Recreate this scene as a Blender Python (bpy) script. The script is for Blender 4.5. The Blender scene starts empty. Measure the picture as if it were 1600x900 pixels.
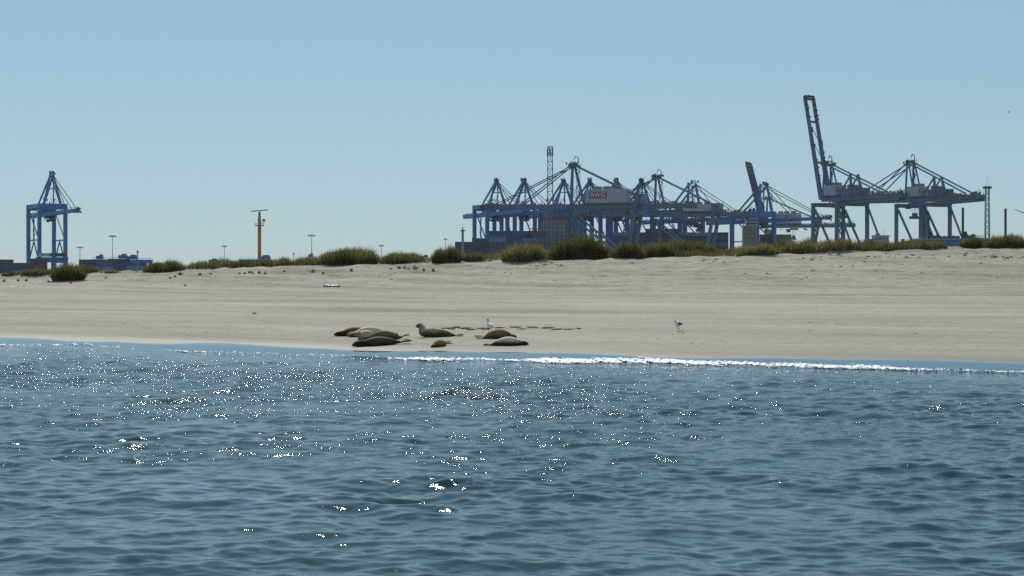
import bpy, bmesh, math, random
import numpy as np
from mathutils import Vector, Matrix

S = bpy.context.scene
C = S.collection
R = math.radians

# ------------------------------------------------------------------ camera, sky, sun, exposure
F = 3111.0                      # focal length in photo pixels (70 mm on a 36 mm frame, 1600 px wide)
CAMZ, HORIZON = 2.5, 440.0
cam_d = bpy.data.cameras.new('camera'); cam_d.lens = 70.0; cam_d.sensor_width = 36.0
cam_d.clip_start = 0.5; cam_d.clip_end = 40000
cam = bpy.data.objects.new('camera', cam_d); C.objects.link(cam)
cam.location = (0, 0, CAMZ)
cam.rotation_euler = (R(90) - math.atan((450 - HORIZON) / F), 0, 0)
S.camera = cam

SUN_EL, SUN_AZ = 44.0, -10.0     # azimuth measured from the view direction, negative = left
w = bpy.data.worlds.new('World'); S.world = w; w.use_nodes = True
wn = w.node_tree.nodes; wl = w.node_tree.links
sky = wn.new('ShaderNodeTexSky'); sky.sky_type = 'NISHITA'; sky.sun_disc = False
sky.sun_elevation = R(SUN_EL); sky.sun_rotation = R(SUN_AZ)
sky.altitude = 0; sky.air_density = 1.0; sky.dust_density = 0.2; sky.ozone_density = 10.0
bg = wn['Background']; bg.inputs['Strength'].default_value = 0.1
gm = wn.new('ShaderNodeGamma'); gm.inputs['Gamma'].default_value = 0.45     # hazy seaside air: a flat, pale sky
tn = wn.new('ShaderNodeMix'); tn.data_type = 'RGBA'; tn.blend_type = 'MULTIPLY'; tn.inputs['Factor'].default_value = 1
tn.inputs['B'].default_value = (1.95, 2.35, 2.43, 1)
wl.new(sky.outputs[0], gm.inputs['Color']); wl.new(gm.outputs[0], tn.inputs['A']); wl.new(tn.outputs['Result'], bg.inputs['Color'])

sun_d = bpy.data.lights.new('sun', 'SUN'); sun_d.energy = 3.4; sun_d.angle = R(0.53); sun_d.color = (1, 0.95, 0.87)
sun = bpy.data.objects.new('sun', sun_d); C.objects.link(sun)
sd = Vector((math.sin(R(SUN_AZ)) * math.cos(R(SUN_EL)), math.cos(R(SUN_AZ)) * math.cos(R(SUN_EL)), math.sin(R(SUN_EL))))
sun.rotation_euler = sd.to_track_quat('Z', 'Y').to_euler()
S.view_settings.view_transform = 'Standard'; S.view_settings.look = 'None'
S.view_settings.exposure = 0.0; S.view_settings.gamma = 1.0
S.cycles.use_denoising = False
S.cycles.max_bounces = 6
S.cycles.sample_clamp_indirect = 1.0
S.cycles.caustics_reflective = False; S.cycles.caustics_refractive = False

rng = random.Random(7)
NR = np.random.RandomState(11)

# ------------------------------------------------------------------ helpers
def lin(r, g, b):
    f = lambda c: c / 12.92 if c <= 0.04045 else ((c + 0.055) / 1.055) ** 2.4
    return (f(r / 255), f(g / 255), f(b / 255), 1)

def px(x, y, Y):                # photo pixel at distance Y -> world point
    return Vector(((x - 800) / F * Y, Y, CAMZ + (HORIZON - y) / F * Y))

def tag(o, label=None, cat=None, group=None, kind=None):
    if label: o['label'] = label
    if cat: o['category'] = cat
    if group: o['group'] = group
    if kind: o['kind'] = kind
    return o

def empty(name, loc, rz=0.0):
    o = bpy.data.objects.new(name, None); C.objects.link(o)
    o.location = loc; o.rotation_euler = (0, 0, rz); o.empty_display_size = 0.1
    return o

def link_mesh(name, me, parent=None, mats=()):
    for m in mats: me.materials.append(m)
    o = bpy.data.objects.new(name, me); C.objects.link(o)
    if parent: o.parent = parent
    return o

class MB:
    def __init__(s): s.v = []; s.f = []; s.mi = []
    def add(s, verts, faces, mi=0):
        b = len(s.v); s.v += [tuple(p) for p in verts]
        s.f += [tuple(i + b for i in f) for f in faces]; s.mi += [mi] * len(faces)
    def box(s, c, size, mi=0, rz=0.0):
        cx, cy, cz = c; a, b, h = size[0] / 2, size[1] / 2, size[2] / 2
        cs, sn = math.cos(rz), math.sin(rz); vs = []
        for dz in (-h, h):
            for dx, dy in ((-a, -b), (a, -b), (a, b), (-a, b)):
                vs.append((cx + dx * cs - dy * sn, cy + dx * sn + dy * cs, cz + dz))
        s.add(vs, [(3, 2, 1, 0), (4, 5, 6, 7), (0, 1, 5, 4), (1, 2, 6, 5), (2, 3, 7, 6), (3, 0, 4, 7)], mi)
    def bar(s, p0, p1, wd, h=None, mi=0, w1=None, h1=None):
        h = h or wd; w1 = w1 or wd; h1 = h1 or h
        p0, p1 = Vector(p0), Vector(p1); d = (p1 - p0).normalized()
        up = Vector((0, 0, 1)) if abs(d.z) < 0.95 else Vector((0, 1, 0))
        x = d.cross(up).normalized(); y = x.cross(d)
        vs = []
        for p, a, b in ((p0, wd / 2, h / 2), (p1, w1 / 2, h1 / 2)):
            vs += [p - x * a - y * b, p + x * a - y * b, p + x * a + y * b, p - x * a + y * b]
        s.add(vs, [(0, 1, 2, 3), (7, 6, 5, 4), (4, 5, 1, 0), (5, 6, 2, 1), (6, 7, 3, 2), (7, 4, 0, 3)], mi)
    def tube(s, p0, p1, r0, r1=None, n=10, mi=0):
        r1 = r0 if r1 is None else r1
        p0, p1 = Vector(p0), Vector(p1); d = (p1 - p0).normalized()
        up = Vector((0, 0, 1)) if abs(d.z) < 0.95 else Vector((0, 1, 0))
        x = d.cross(up).normalized(); y = x.cross(d); vs = []
        for p, r in ((p0, r0), (p1, r1)):
            for k in range(n):
                a = 2 * math.pi * k / n
                vs.append(p + x * (r * math.cos(a)) + y * (r * math.sin(a)))
        fs = [(k + n, (k + 1) % n + n, (k + 1) % n, k) for k in range(n)]
        fs += [tuple(range(n)), tuple(range(2 * n - 1, n - 1, -1))]
        s.add(vs, fs, mi)
    def mesh(s, name, smooth=False):
        me = bpy.data.meshes.new(name); me.from_pydata(s.v, [], s.f); me.update()
        if any(s.mi): me.polygons.foreach_set('material_index', s.mi)
        if smooth: me.polygons.foreach_set('use_smooth', [True] * len(s.f))
        return me
    def build(s, name, mat, parent=None, smooth=False):
        return link_mesh(name, s.mesh(name, smooth), parent, mat if isinstance(mat, (list, tuple)) else (mat,))

# ------------------------------------------------------------------ materials
def new_mat(name):
    m = bpy.data.materials.new(name); m.use_nodes = True
    nt = m.node_tree; return m, nt, nt.nodes, nt.links, nt.nodes['Principled BSDF']

def noise(nt, scale, detail=4, coord='Object', vscale=None, rough=0.55):
    n = nt.nodes.new('ShaderNodeTexNoise'); n.inputs['Scale'].default_value = scale
    n.inputs['Detail'].default_value = detail; n.inputs['Roughness'].default_value = rough
    tc = nt.nodes.new('ShaderNodeTexCoord')
    if vscale:
        mp = nt.nodes.new('ShaderNodeMapping'); mp.inputs['Scale'].default_value = vscale
        nt.links.new(tc.outputs[coord], mp.inputs['Vector']); nt.links.new(mp.outputs[0], n.inputs['Vector'])
    else: nt.links.new(tc.outputs[coord], n.inputs['Vector'])
    return n

def ramp(nt, src, stops):
    r = nt.nodes.new('ShaderNodeValToRGB'); el = r.color_ramp.elements
    while len(el) < len(stops): el.new(0.5)
    for e, (p, c) in zip(el, stops): e.position = p; e.color = c
    nt.links.new(src, r.inputs['Fac']); return r

def mul(c, k): return (c[0] * k, c[1] * k, c[2] * k, 1)

def paint(name, col, rough=0.5, wear=0.25, scale=0.35, rust=None):
    m, nt, nd, lk, bs = new_mat(name)
    n = noise(nt, scale, 6, vscale=(1, 1, 0.35))
    stops = [(0.3, mul(col, 1 - wear)), (0.62, col)]
    if rust: stops = [(0.27, rust), (0.36, mul(col, 1 - wear))] + stops[1:]
    r = ramp(nt, n.outputs['Fac'], stops)
    lk.new(r.outputs[0], bs.inputs['Base Color']); bs.inputs['Roughness'].default_value = rough
    return m

M = {}
M['blue'] = paint('blue_crane_paint', (0.036, 0.215, 0.47, 1), 0.5)
M['blue2'] = paint('blue_crane_paint_faded', (0.05, 0.20, 0.44, 1), 0.5)
M['steel'] = paint('grey_blue_paint', (0.115, 0.175, 0.245, 1), 0.5)
M['steel_dark'] = paint('dark_machinery', (0.05, 0.055, 0.06, 1), 0.6)
M['stay'] = paint('stay_steel', (0.05, 0.075, 0.11, 1), 0.85)
M['brown'] = paint('brown_machinery', (0.19, 0.10, 0.05, 1), 0.6)
M['tan'] = paint('tan_machinery', (0.30, 0.24, 0.15, 1), 0.6)
M['white'] = paint('white_cladding', (0.47, 0.48, 0.48, 1), 0.5, 0.18)
M['cream'] = paint('cream_cladding', (0.29, 0.26, 0.18, 1), 0.6, 0.12)
M['red'] = paint('red_paint', (0.28, 0.045, 0.05, 1), 0.5, 0.15)
M['band_red'] = paint('shaded_band_red', (0.10, 0.04, 0.04, 1), 0.6, 0.3)  # red and white bands darkened: shade on the boom tips put into the paint
M['band_white'] = paint('shaded_band_white', (0.17, 0.165, 0.165, 1), 0.6, 0.3)
M['sign_red'] = paint('sign_red', (0.33, 0.02, 0.05, 1), 0.5, 0.05)
M['letter'] = paint('sign_letter_white', (0.74, 0.64, 0.66, 1), 0.4, 0.02)
M['galv'] = paint('galvanised_steel', (0.30, 0.32, 0.33, 1), 0.5, 0.2)
M['ochre'] = paint('ochre_steel', (0.62, 0.30, 0.075, 1), 0.6, 0.2)
M['glass'] = paint('dark_glass', (0.02, 0.03, 0.04, 1), 0.15, 0.1)
M['grey'] = paint('grey_cladding', (0.25, 0.25, 0.25, 1), 0.6, 0.15)
M['hull'] = paint('navy_hull', (0.03, 0.05, 0.10, 1), 0.5)
M['pale_blue'] = paint('pale_blue_paint', (0.16, 0.32, 0.5, 1), 0.5)
CCOL = {'maroon': (0.085, 0.038, 0.055, 1), 'navy': (0.03, 0.06, 0.14, 1), 'dark blue': (0.035, 0.085, 0.20, 1),
        'rust red': (0.15, 0.05, 0.045, 1), 'slate grey': (0.12, 0.14, 0.17, 1), 'pale blue': (0.16, 0.28, 0.42, 1),
        'brown': (0.12, 0.07, 0.05, 1), 'white': (0.55, 0.56, 0.56, 1)}
CM = {k: paint('container_' + k.replace(' ', '_'), v, 0.55, 0.3, 0.5) for k, v in CCOL.items()}

# ------------------------------------------------------------------ terrain functions
XE = np.array([-400, -60, -40, -21, -4.4, 0, 7, 14.1, 25, 40, 100, 400.])
YE = np.array([300, 112, 97, 81.7, 67.8, 64.6, 61.6, 57.8, 51.5, 44, 16, -100.])
def edge(X):
    r = 0
    for d in (-3, -1, 0, 1, 3): r = r + np.interp(X + d, XE, YE)
    return r / 5
SB = np.array([-200, -60, -10, -2.4, 0, 6, 16, 36, 66, 96, 130, 400.])
ZB = np.array([-8, -4, -0.62, 0, .17, .42, .75, 1.1, 1.55, 2.0, 2.3, 2.6])
def fnoise(x, y, wl_, seed, n=7):
    rs = np.random.RandomState(seed); t = 0
    for _ in range(n):
        a = rs.uniform(0, math.pi); k = 2 * math.pi / (wl_ * rs.uniform(0.6, 1.6)); p = rs.uniform(0, 6.28)
        t = t + np.sin(k * (x * math.cos(a) + y * math.sin(a)) + p)
    return t / math.sqrt(n)
def smooth(t):
    t = np.clip(t, 0, 1); return t * t * (3 - 2 * t)
XC = np.array([-200, -52.7, -39.5, -26.4, -13.2, 0, 13.2, 26.4, 39.5, 52.7, 200])
ZC = np.array([2.9, 3.05, 3.45, 3.95, 4.5, 4.85, 5.15, 5.5, 5.85, 6.1, 6.3])
CREST = 205.0
def sand_z(X, Y):
    X = np.asarray(X, float); Y = np.asarray(Y, float)
    s = Y - edge(X)
    z = np.interp(s - .6, SB, ZB) * .34 + np.interp(s, SB, ZB) * .33 + np.interp(s + .6, SB, ZB) * .33
    zc = np.interp(X, XC, ZC)
    zb = np.interp(CREST - edge(X), SB, ZB)
    up = smooth((Y - 150) / 52.0)
    rise = (zc - zb) * up
    down = smooth((Y - 209) / 45.0)
    z = z + rise
    bumpy = smooth((s - 55) / 40.0)
    z = z + bumpy * (0.10 * fnoise(X, Y * 1.4, 9, 3) + 0.05 * fnoise(X, Y * 1.4, 3.5, 4)) * (0.4 + up)
    z = z + smooth((s - 8) / 10) * 0.025 * fnoise(X * .35, Y, 5, 5) + smooth((s - 3) / 8) * 0.008 * fnoise(X * .6, Y, 1.6, 6)
    return z * (1 - down) + 3.0 * down
def hit(x, y, y0=45.0, y1=225.0):
    """ground point seen at a photo pixel"""
    Ys = np.arange(y0, y1, 0.05)
    X = (x - 800) / F * Ys; zr = CAMZ + (HORIZON - y) / F * Ys
    d = sand_z(X, Ys) - zr
    k = np.argmax(d > 0)
    if d[k] <= 0: k = int(np.argmin(np.abs(Ys - 200)))
    return Vector((X[k], Ys[k], float(sand_z(X[k], Ys[k]))))

def grid_object(name, X, Y, Z, mat, keep=None, attrs=None, kind=None):
    n, m = X.shape
    co = np.stack([X, Y, Z], -1).reshape(-1, 3)
    idx = np.arange(n * m).reshape(n, m)
    q = np.stack([idx[:-1, :-1], idx[:-1, 1:], idx[1:, 1:], idx[1:, :-1]], -1).reshape(-1, 4)
    if keep is not None:
        kk = keep.reshape(-1); q = q[kk[q].all(1)]
        used = np.zeros(n * m, bool); used[q.reshape(-1)] = True
        remap = np.cumsum(used) - 1; co = co[used]; q = remap[q]
        if attrs: attrs = {k: v.reshape(-1)[used] for k, v in attrs.items()}
    me = bpy.data.meshes.new(name)
    me.vertices.add(len(co)); me.vertices.foreach_set('co', co.reshape(-1).astype(np.float32))
    me.loops.add(q.size); me.loops.foreach_set('vertex_index', q.reshape(-1).astype(np.int32))
    me.polygons.add(len(q)); me.polygons.foreach_set('loop_start', np.arange(0, q.size, 4, dtype=np.int32))
    me.polygons.foreach_set('loop_total', np.full(len(q), 4, np.int32))
    me.polygons.foreach_set('use_smooth', np.ones(len(q), bool))
    me.update(calc_edges=True)
    for k, v in (attrs or {}).items():
        at = me.attributes.new(k, 'FLOAT', 'POINT'); at.data.foreach_set('value', np.ascontiguousarray(v.reshape(-1), np.float32))
    o = link_mesh(name, me, None, (mat,))
    if kind: o['kind'] = kind
    return o

# ------------------------------------------------------------------ sand
m, nt, nd, lk, bs = new_mat('beach_sand')
at = nd.new('ShaderNodeAttribute'); at.attribute_name = 'shore'
tc = nd.new('ShaderNodeTexCoord'); sx = nd.new('ShaderNodeSeparateXYZ'); lk.new(tc.outputs['Object'], sx.inputs[0])
cb = nd.new('ShaderNodeCombineXYZ')
def math_node(nd, lk, op, a, b=None, clamp=False):
    n = nd.new('ShaderNodeMath'); n.operation = op; n.use_clamp = clamp
    for i, v in enumerate((a, b)):
        if v is None: continue
        if isinstance(v, (int, float)): n.inputs[i].default_value = v
        else: lk.new(v, n.inputs[i])
    return n.outputs[0]
lk.new(math_node(nd, lk, 'MULTIPLY', sx.outputs[0], 0.035), cb.inputs[0])
lk.new(math_node(nd, lk, 'MULTIPLY', at.outputs['Fac'], 0.17), cb.inputs[1])
bn = nd.new('ShaderNodeTexNoise'); bn.inputs['Scale'].default_value = 1.0; bn.inputs['Detail'].default_value = 5
bn.inputs['Roughness'].default_value = 0.6; bn.inputs['Distortion'].default_value = 0.4
lk.new(cb.outputs[0], bn.inputs['Vector'])
band = ramp(nt, bn.outputs['Fac'], [(0.30, (0.25, 0.226, 0.172, 1)), (0.47, (0.372, 0.338, 0.264, 1)), (0.68, (0.47, 0.43, 0.342, 1))])
gr = noise(nt, 3.0, 8, vscale=(1, .8, 1), rough=0.75)
grr = ramp(nt, gr.outputs['Fac'], [(0.30, (0.70, 0.69, 0.66, 1)), (0.52, (0.98, 0.98, 0.97, 1)), (0.75, (1.12, 1.11, 1.09, 1))])
mx = nd.new('ShaderNodeMix'); mx.data_type = 'RGBA'; mx.blend_type = 'MULTIPLY'; mx.inputs['Factor'].default_value = 1
lk.new(band.outputs[0], mx.inputs['A']); lk.new(grr.outputs[0], mx.inputs['B'])
# coarse shelly gravel higher on the beach
gv = noise(nt, 1.7, 8, vscale=(0.5, 1, 1), rough=0.8)
gvr = ramp(nt, gv.outputs['Fac'], [(0.36, (0.48, 0.47, 0.43, 1)), (0.50, (1, 1, 1, 1)), (0.66, (1.05, 1.04, 1.0, 1))])
mr = nd.new('ShaderNodeMapRange'); lk.new(at.outputs['Fac'], mr.inputs['Value'])
mr.inputs['From Min'].default_value = 50; mr.inputs['From Max'].default_value = 95; mr.inputs['To Max'].default_value = 1.0
mx2 = nd.new('ShaderNodeMix'); mx2.data_type = 'RGBA'; mx2.blend_type = 'MULTIPLY'
lk.new(mr.outputs[0], mx2.inputs['Factor']); lk.new(mx.outputs['Result'], mx2.inputs['A']); lk.new(gvr.outputs[0], mx2.inputs['B'])
# damp sand next to the water
wet = nd.new('ShaderNodeMapRange'); wet.interpolation_type = 'SMOOTHSTEP'
wsum = math_node(nd, lk, 'ADD', at.outputs['Fac'], math_node(nd, lk, 'MULTIPLY', bn.outputs['Fac'], -3.0))
lk.new(wsum, wet.inputs['Value']); wet.inputs['From Min'].default_value = -1.5; wet.inputs['From Max'].default_value = 3.5
wet.inputs['To Min'].default_value = 1; wet.inputs['To Max'].default_value = 0
mx3 = nd.new('ShaderNodeMix'); mx3.data_type = 'RGBA'; mx3.blend_type = 'MULTIPLY'
lk.new(wet.outputs[0], mx3.inputs['Factor']); lk.new(mx2.outputs['Result'], mx3.inputs['A']); mx3.inputs['B'].default_value = (0.66, 0.63, 0.58, 1)
lk.new(mx3.outputs['Result'], bs.inputs['Base Color'])
lk.new(math_node(nd, lk, 'SUBTRACT', 0.95, math_node(nd, lk, 'MULTIPLY', wet.outputs[0], 0.35)), bs.inputs['Roughness'])
bs.inputs['Specular IOR Level'].default_value = 0.25
bp = nd.new('ShaderNodeBump'); bp.inputs['Strength'].default_value = 0.55; bp.inputs['Distance'].default_value = 0.12
b1 = noise(nt, 1.1, 8, vscale=(0.7, 1.3, 1), rough=0.62); lk.new(b1.outputs['Fac'], bp.inputs['Height'])
bstr = nd.new('ShaderNodeMapRange'); lk.new(at.outputs['Fac'], bstr.inputs['Value'])
bstr.inputs['From Min'].default_value = 5; bstr.inputs['From Max'].default_value = 90
bstr.inputs['To Min'].default_value = 0.08; bstr.inputs['To Max'].default_value = 0.75
lk.new(bstr.outputs[0], bp.inputs['Strength']); lk.new(bp.outputs[0], bs.inputs['Normal'])
M['sand'] = m

xs = np.concatenate([np.linspace(-390, -64, 90, endpoint=False), np.linspace(-64, 64, 440, endpoint=False), np.linspace(64, 390, 90)])
tt = np.concatenate([np.arange(-8, 60, 0.30), np.arange(60, 110, 0.5)])
# rows follow the shore, then blend to straight rows behind the dunes
t01 = np.linspace(0, 1, 420)
Xg, Tg = np.meshgrid(xs, t01)
E0 = edge(Xg) - 9
Yg = E0 + (np.maximum(262, E0 + 120) - E0) * (0.55 * Tg ** 1.6 + 0.45 * Tg)
Zg = sand_z(Xg, Yg)
grid_object('sand_beach', Xg, Yg, Zg, M['sand'], attrs={'shore': Yg - edge(Xg)}, kind='structure')

m, nt, nd, lk, bs = new_mat('port_ground')
n = noise(nt, 0.01, 6); r = ramp(nt, n.outputs['Fac'], [(0.35, (0.12, 0.115, 0.10, 1)), (0.65, (0.19, 0.18, 0.16, 1))])
lk.new(r.outputs[0], bs.inputs['Base Color']); bs.inputs['Roughness'].default_value = 0.9
g = MB()
for x0 in range(-9000, 9000, 3000):
    for (y0, y1) in ((255, 700), (700, 2000), (2000, 30000)):
        g.add([(x0, y0, 2.9), (x0 + 3000, y0, 2.9), (x0 + 3000, y1, 2.9), (x0, y1, 2.9)], [(0, 1, 2, 3)])
tag(g.build('ground', m), kind='structure')

# ------------------------------------------------------------------ water
m, nt, nd, lk, bs = new_mat('sea_water')
bs.inputs['Roughness'].default_value = 0.04; bs.inputs['IOR'].default_value = 1.333
wc = noise(nt, 0.05, 3); wr = ramp(nt, wc.outputs['Fac'], [(0.35, (0.006, 0.031, 0.034, 1)), (0.65, (0.013, 0.056, 0.050, 1))])
ats = nd.new('ShaderNodeAttribute'); ats.attribute_name = 'shore'
sh = nd.new('ShaderNodeMapRange'); lk.new(ats.outputs['Fac'], sh.inputs['Value'])
sh.inputs['From Min'].default_value = -34; sh.inputs['From Max'].default_value = -2
shm = nd.new('ShaderNodeMix'); shm.data_type = 'RGBA'; lk.new(sh.outputs[0], shm.inputs['Factor'])
lk.new(wr.outputs[0], shm.inputs['A']); shm.inputs['B'].default_value = (0.045, 0.085, 0.078, 1)
lk.new(shm.outputs['Result'], bs.inputs['Base Color'])
bp = nd.new('ShaderNodeBump'); bp.inputs['Distance'].default_value = 0.065
w1 = noise(nt, 4.2, 5, vscale=(0.75, 1.2, 1), rough=0.66); lk.new(w1.outputs['Fac'], bp.inputs['Height'])
bst = nd.new('ShaderNodeMapRange'); lk.new(ats.outputs['Fac'], bst.inputs['Value'])
bst.inputs['From Min'].default_value = -3.2; bst.inputs['From Max'].default_value = -2.2
bst.inputs['To Min'].default_value = 1.0; bst.inputs['To Max'].default_value = 0.04
bs2 = nd.new('ShaderNodeMapRange'); bs2.interpolation_type = 'SMOOTHSTEP'; lk.new(ats.outputs['Fac'], bs2.inputs['Value'])
bs2.inputs['From Min'].default_value = -48; bs2.inputs['From Max'].default_value = -16
bs2.inputs['To Min'].default_value = 0.22; bs2.inputs['To Max'].default_value = 1.0
gust = noise(nt, 0.22, 4, vscale=(0.5, 1.1, 1)); gr_ = nd.new('ShaderNodeMapRange'); lk.new(gust.outputs['Fac'], gr_.inputs['Value'])
gr_.inputs['From Min'].default_value = 0.36; gr_.inputs['From Max'].default_value = 0.64; gr_.inputs['To Min'].default_value = 0.42; gr_.inputs['To Max'].default_value = 1.0
lk.new(math_node(nd, lk, 'MULTIPLY', math_node(nd, lk, 'MULTIPLY', bst.outputs[0], bs2.outputs[0]), gr_.outputs[0]), bp.inputs['Strength']); lk.new(bp.outputs[0], bs.inputs['Normal'])
M['water'] = m

def lobes(X):
    return -0.2 + 0.75 * np.sin(X * 0.55 + 1.0) * np.abs(np.sin(X * 0.23 + 0.4)) + 0.38 * fnoise(X, X * 0, 5.0, 21)
WAVES = []
rs = np.random.RandomState(5)
for i in range(170):
    lam = 0.13 * (5.0 / 0.13) ** rs.uniform(0, 1)
    th = R(78) + rs.normal(0, R(47))
    WAVES.append((lam, th, rs.uniform(0, 6.283)))
def wave_z(X, Y, spacing):
    t = np.zeros_like(X)
    for lam, th, ph in WAVES:
        k = 2 * math.pi / lam
        slope = 0.0265 * ((lam / 0.3) ** 0.7 if lam < 0.3 else (1 if lam < 0.75 else (lam / 0.75) ** -0.95))
        amp = slope / k
        f = smooth((lam / spacing - 2.2) / 2.2)
        p = k * (X * math.cos(th) + Y * math.sin(th)) + ph
        t += f * amp * (np.sin(p) - 0.26 * np.cos(2 * p))
    # groups: calmer and rougher patches
    g_ = 1 + 0.25 * fnoise(X, Y, 9, 31, 5)
    return t * np.clip(g_, 0.45, 1.6)
def bore_off(X):
    return np.clip(0.80 * fnoise(X, X * 0, 9.0, 51, 4) + 0.22 * fnoise(X, X * 0, 2.6, 52, 4), -1.2, 1.6)
def water_z(X, Y, spacing):
    s = Y - edge(X)
    A = (0.16 + 0.84 * smooth((-s - 3) / 12.0)) * (0.74 + 0.26 * smooth((s + 42) / 24.0))
    zo = wave_z(X, Y, spacing) * A
    film = sand_z(X, Y) + np.clip(0.010 - 0.03 * (s - lobes(X)), -0.05, 0.014)
    bore = 0.022 * np.exp(-((s + 2.4 + .25 * lobes(X) + bore_off(X)) / 0.42) ** 2) * (0.55 + 0.35 * fnoise(X, s * .3, 4, 33))
    k = smooth((s + 2.75 + bore_off(X)) / 1.0)
    z = zo * (1 - k) + film * k + np.clip(bore, 0, 1)
    return np.where(s < lobes(X), np.maximum(z, sand_z(X, Y) + 0.006), z)

angs = np.concatenate([np.linspace(-88, -18, 60, endpoint=False), np.linspace(-18, 18, 720, endpoint=False), np.linspace(18, 88, 61)])
rad = [1.5]
while rad[-1] < 12: rad.append(rad[-1] * 1.012)
while rad[-1] < 118: rad.append(rad[-1] * 1.0021)
while rad[-1] < 460: rad.append(rad[-1] * 1.03)
rad = np.array(rad)
A_, R_ = np.meshgrid(np.radians(angs), rad)
Xw, Yw = R_ * np.sin(A_), R_ * np.cos(A_)
sp = np.maximum(R_ * 0.0021, R_ * np.gradient(np.radians(angs))[None, :])
sp = np.where(R_ > 118, R_ * 0.03, sp)
Zw = water_z(Xw, Yw, sp)
grid_object('sea', Xw, Yw, Zw, M['water'], keep=(Yw - edge(Xw) < 1.2), attrs={'shore': Yw - edge(Xw)}, kind='structure')
bm_ = MB()                                  # the sea bed / open water astern of the boat
for x0 in (-3000, -1000, 1000):
    bm_.add([(x0, -3000, -0.75), (x0 + 2000, -3000, -0.75), (x0 + 2000, 0.9, -0.75), (x0, 0.9, -0.75)], [(0, 1, 2, 3)])
tag(bm_.build('open_sea', M['water']), kind='structure')

# foam along the little breaker: lumpy geometry cut into patches
m, nt, nd, lk, bs = new_mat('sea_foam')
bs.inputs['Base Color'].default_value = (0.80, 0.82, 0.84, 1); bs.inputs['Roughness'].default_value = 0.6
M['foam'] = m
fx = np.arange(-32, 18, 0.035); fs = np.arange(-3.6, -1.0, 0.05)
FX, FS = np.meshgrid(fx, fs)
FS2 = FS - .25 * lobes(FX) - bore_off(FX)
FY = edge(FX) + FS2
big = np.interp(FX, [-32, -24, -20, -17, -9, -6.5, -4, -2, 0, 9, 12, 15, 18], [.7, .85, .6, .4, .5, .35, .55, .85, .95, .95, .85, .75, .7])
prof = np.exp(-((FS + 2.3) / (0.26 + .62 * big * (1 + .5 * fnoise(FX, FX * 0, 2.4, 47)).clip(.2, 2))) ** 2)
nz = fnoise(FX, FS * 1.5, .55, 41) * .5 + fnoise(FX, FS, .16, 42) * .45 + fnoise(FX, FS * .5, 3.0, 43) * .35
keep = (prof * big * 1.35 + nz * 0.62 + .08 * NR.randn(*FX.shape)) > 0.70
lump = 0.012 + 0.05 * prof * big * (0.6 + .4 * np.clip(fnoise(FX, FS, .12, 44), -1, 1.5)) + 0.008 * NR.rand(*FX.shape)
FZ = water_z(FX, FY, np.full_like(FX, 0.1)) + lump
grid_object('foam', FX, FY, FZ, M['foam'], keep=keep, kind='stuff')

# ------------------------------------------------------------------ container cranes
def text_mesh(txt, size, depth):
    cu = bpy.data.curves.new('lettering', 'FONT'); cu.body = txt; cu.size = size; cu.extrude = depth
    cu.align_x = 'CENTER'; cu.align_y = 'CENTER'; cu.resolution_u = 3
    cu.offset = 0.02 * size
    o = bpy.data.objects.new('lettering', cu); C.objects.link(o)
    dg = bpy.context.evaluated_depsgraph_get()
    me = bpy.data.meshes.new_from_object(o.evaluated_get(dg))
    bpy.data.objects.remove(o); bpy.data.curves.remove(cu)
    return [v.co.copy() for v in me.vertices], [tuple(p.vertices) for p in me.polygons]

RWG_TXT = text_mesh('RWG', 1.0, 0.03)

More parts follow.
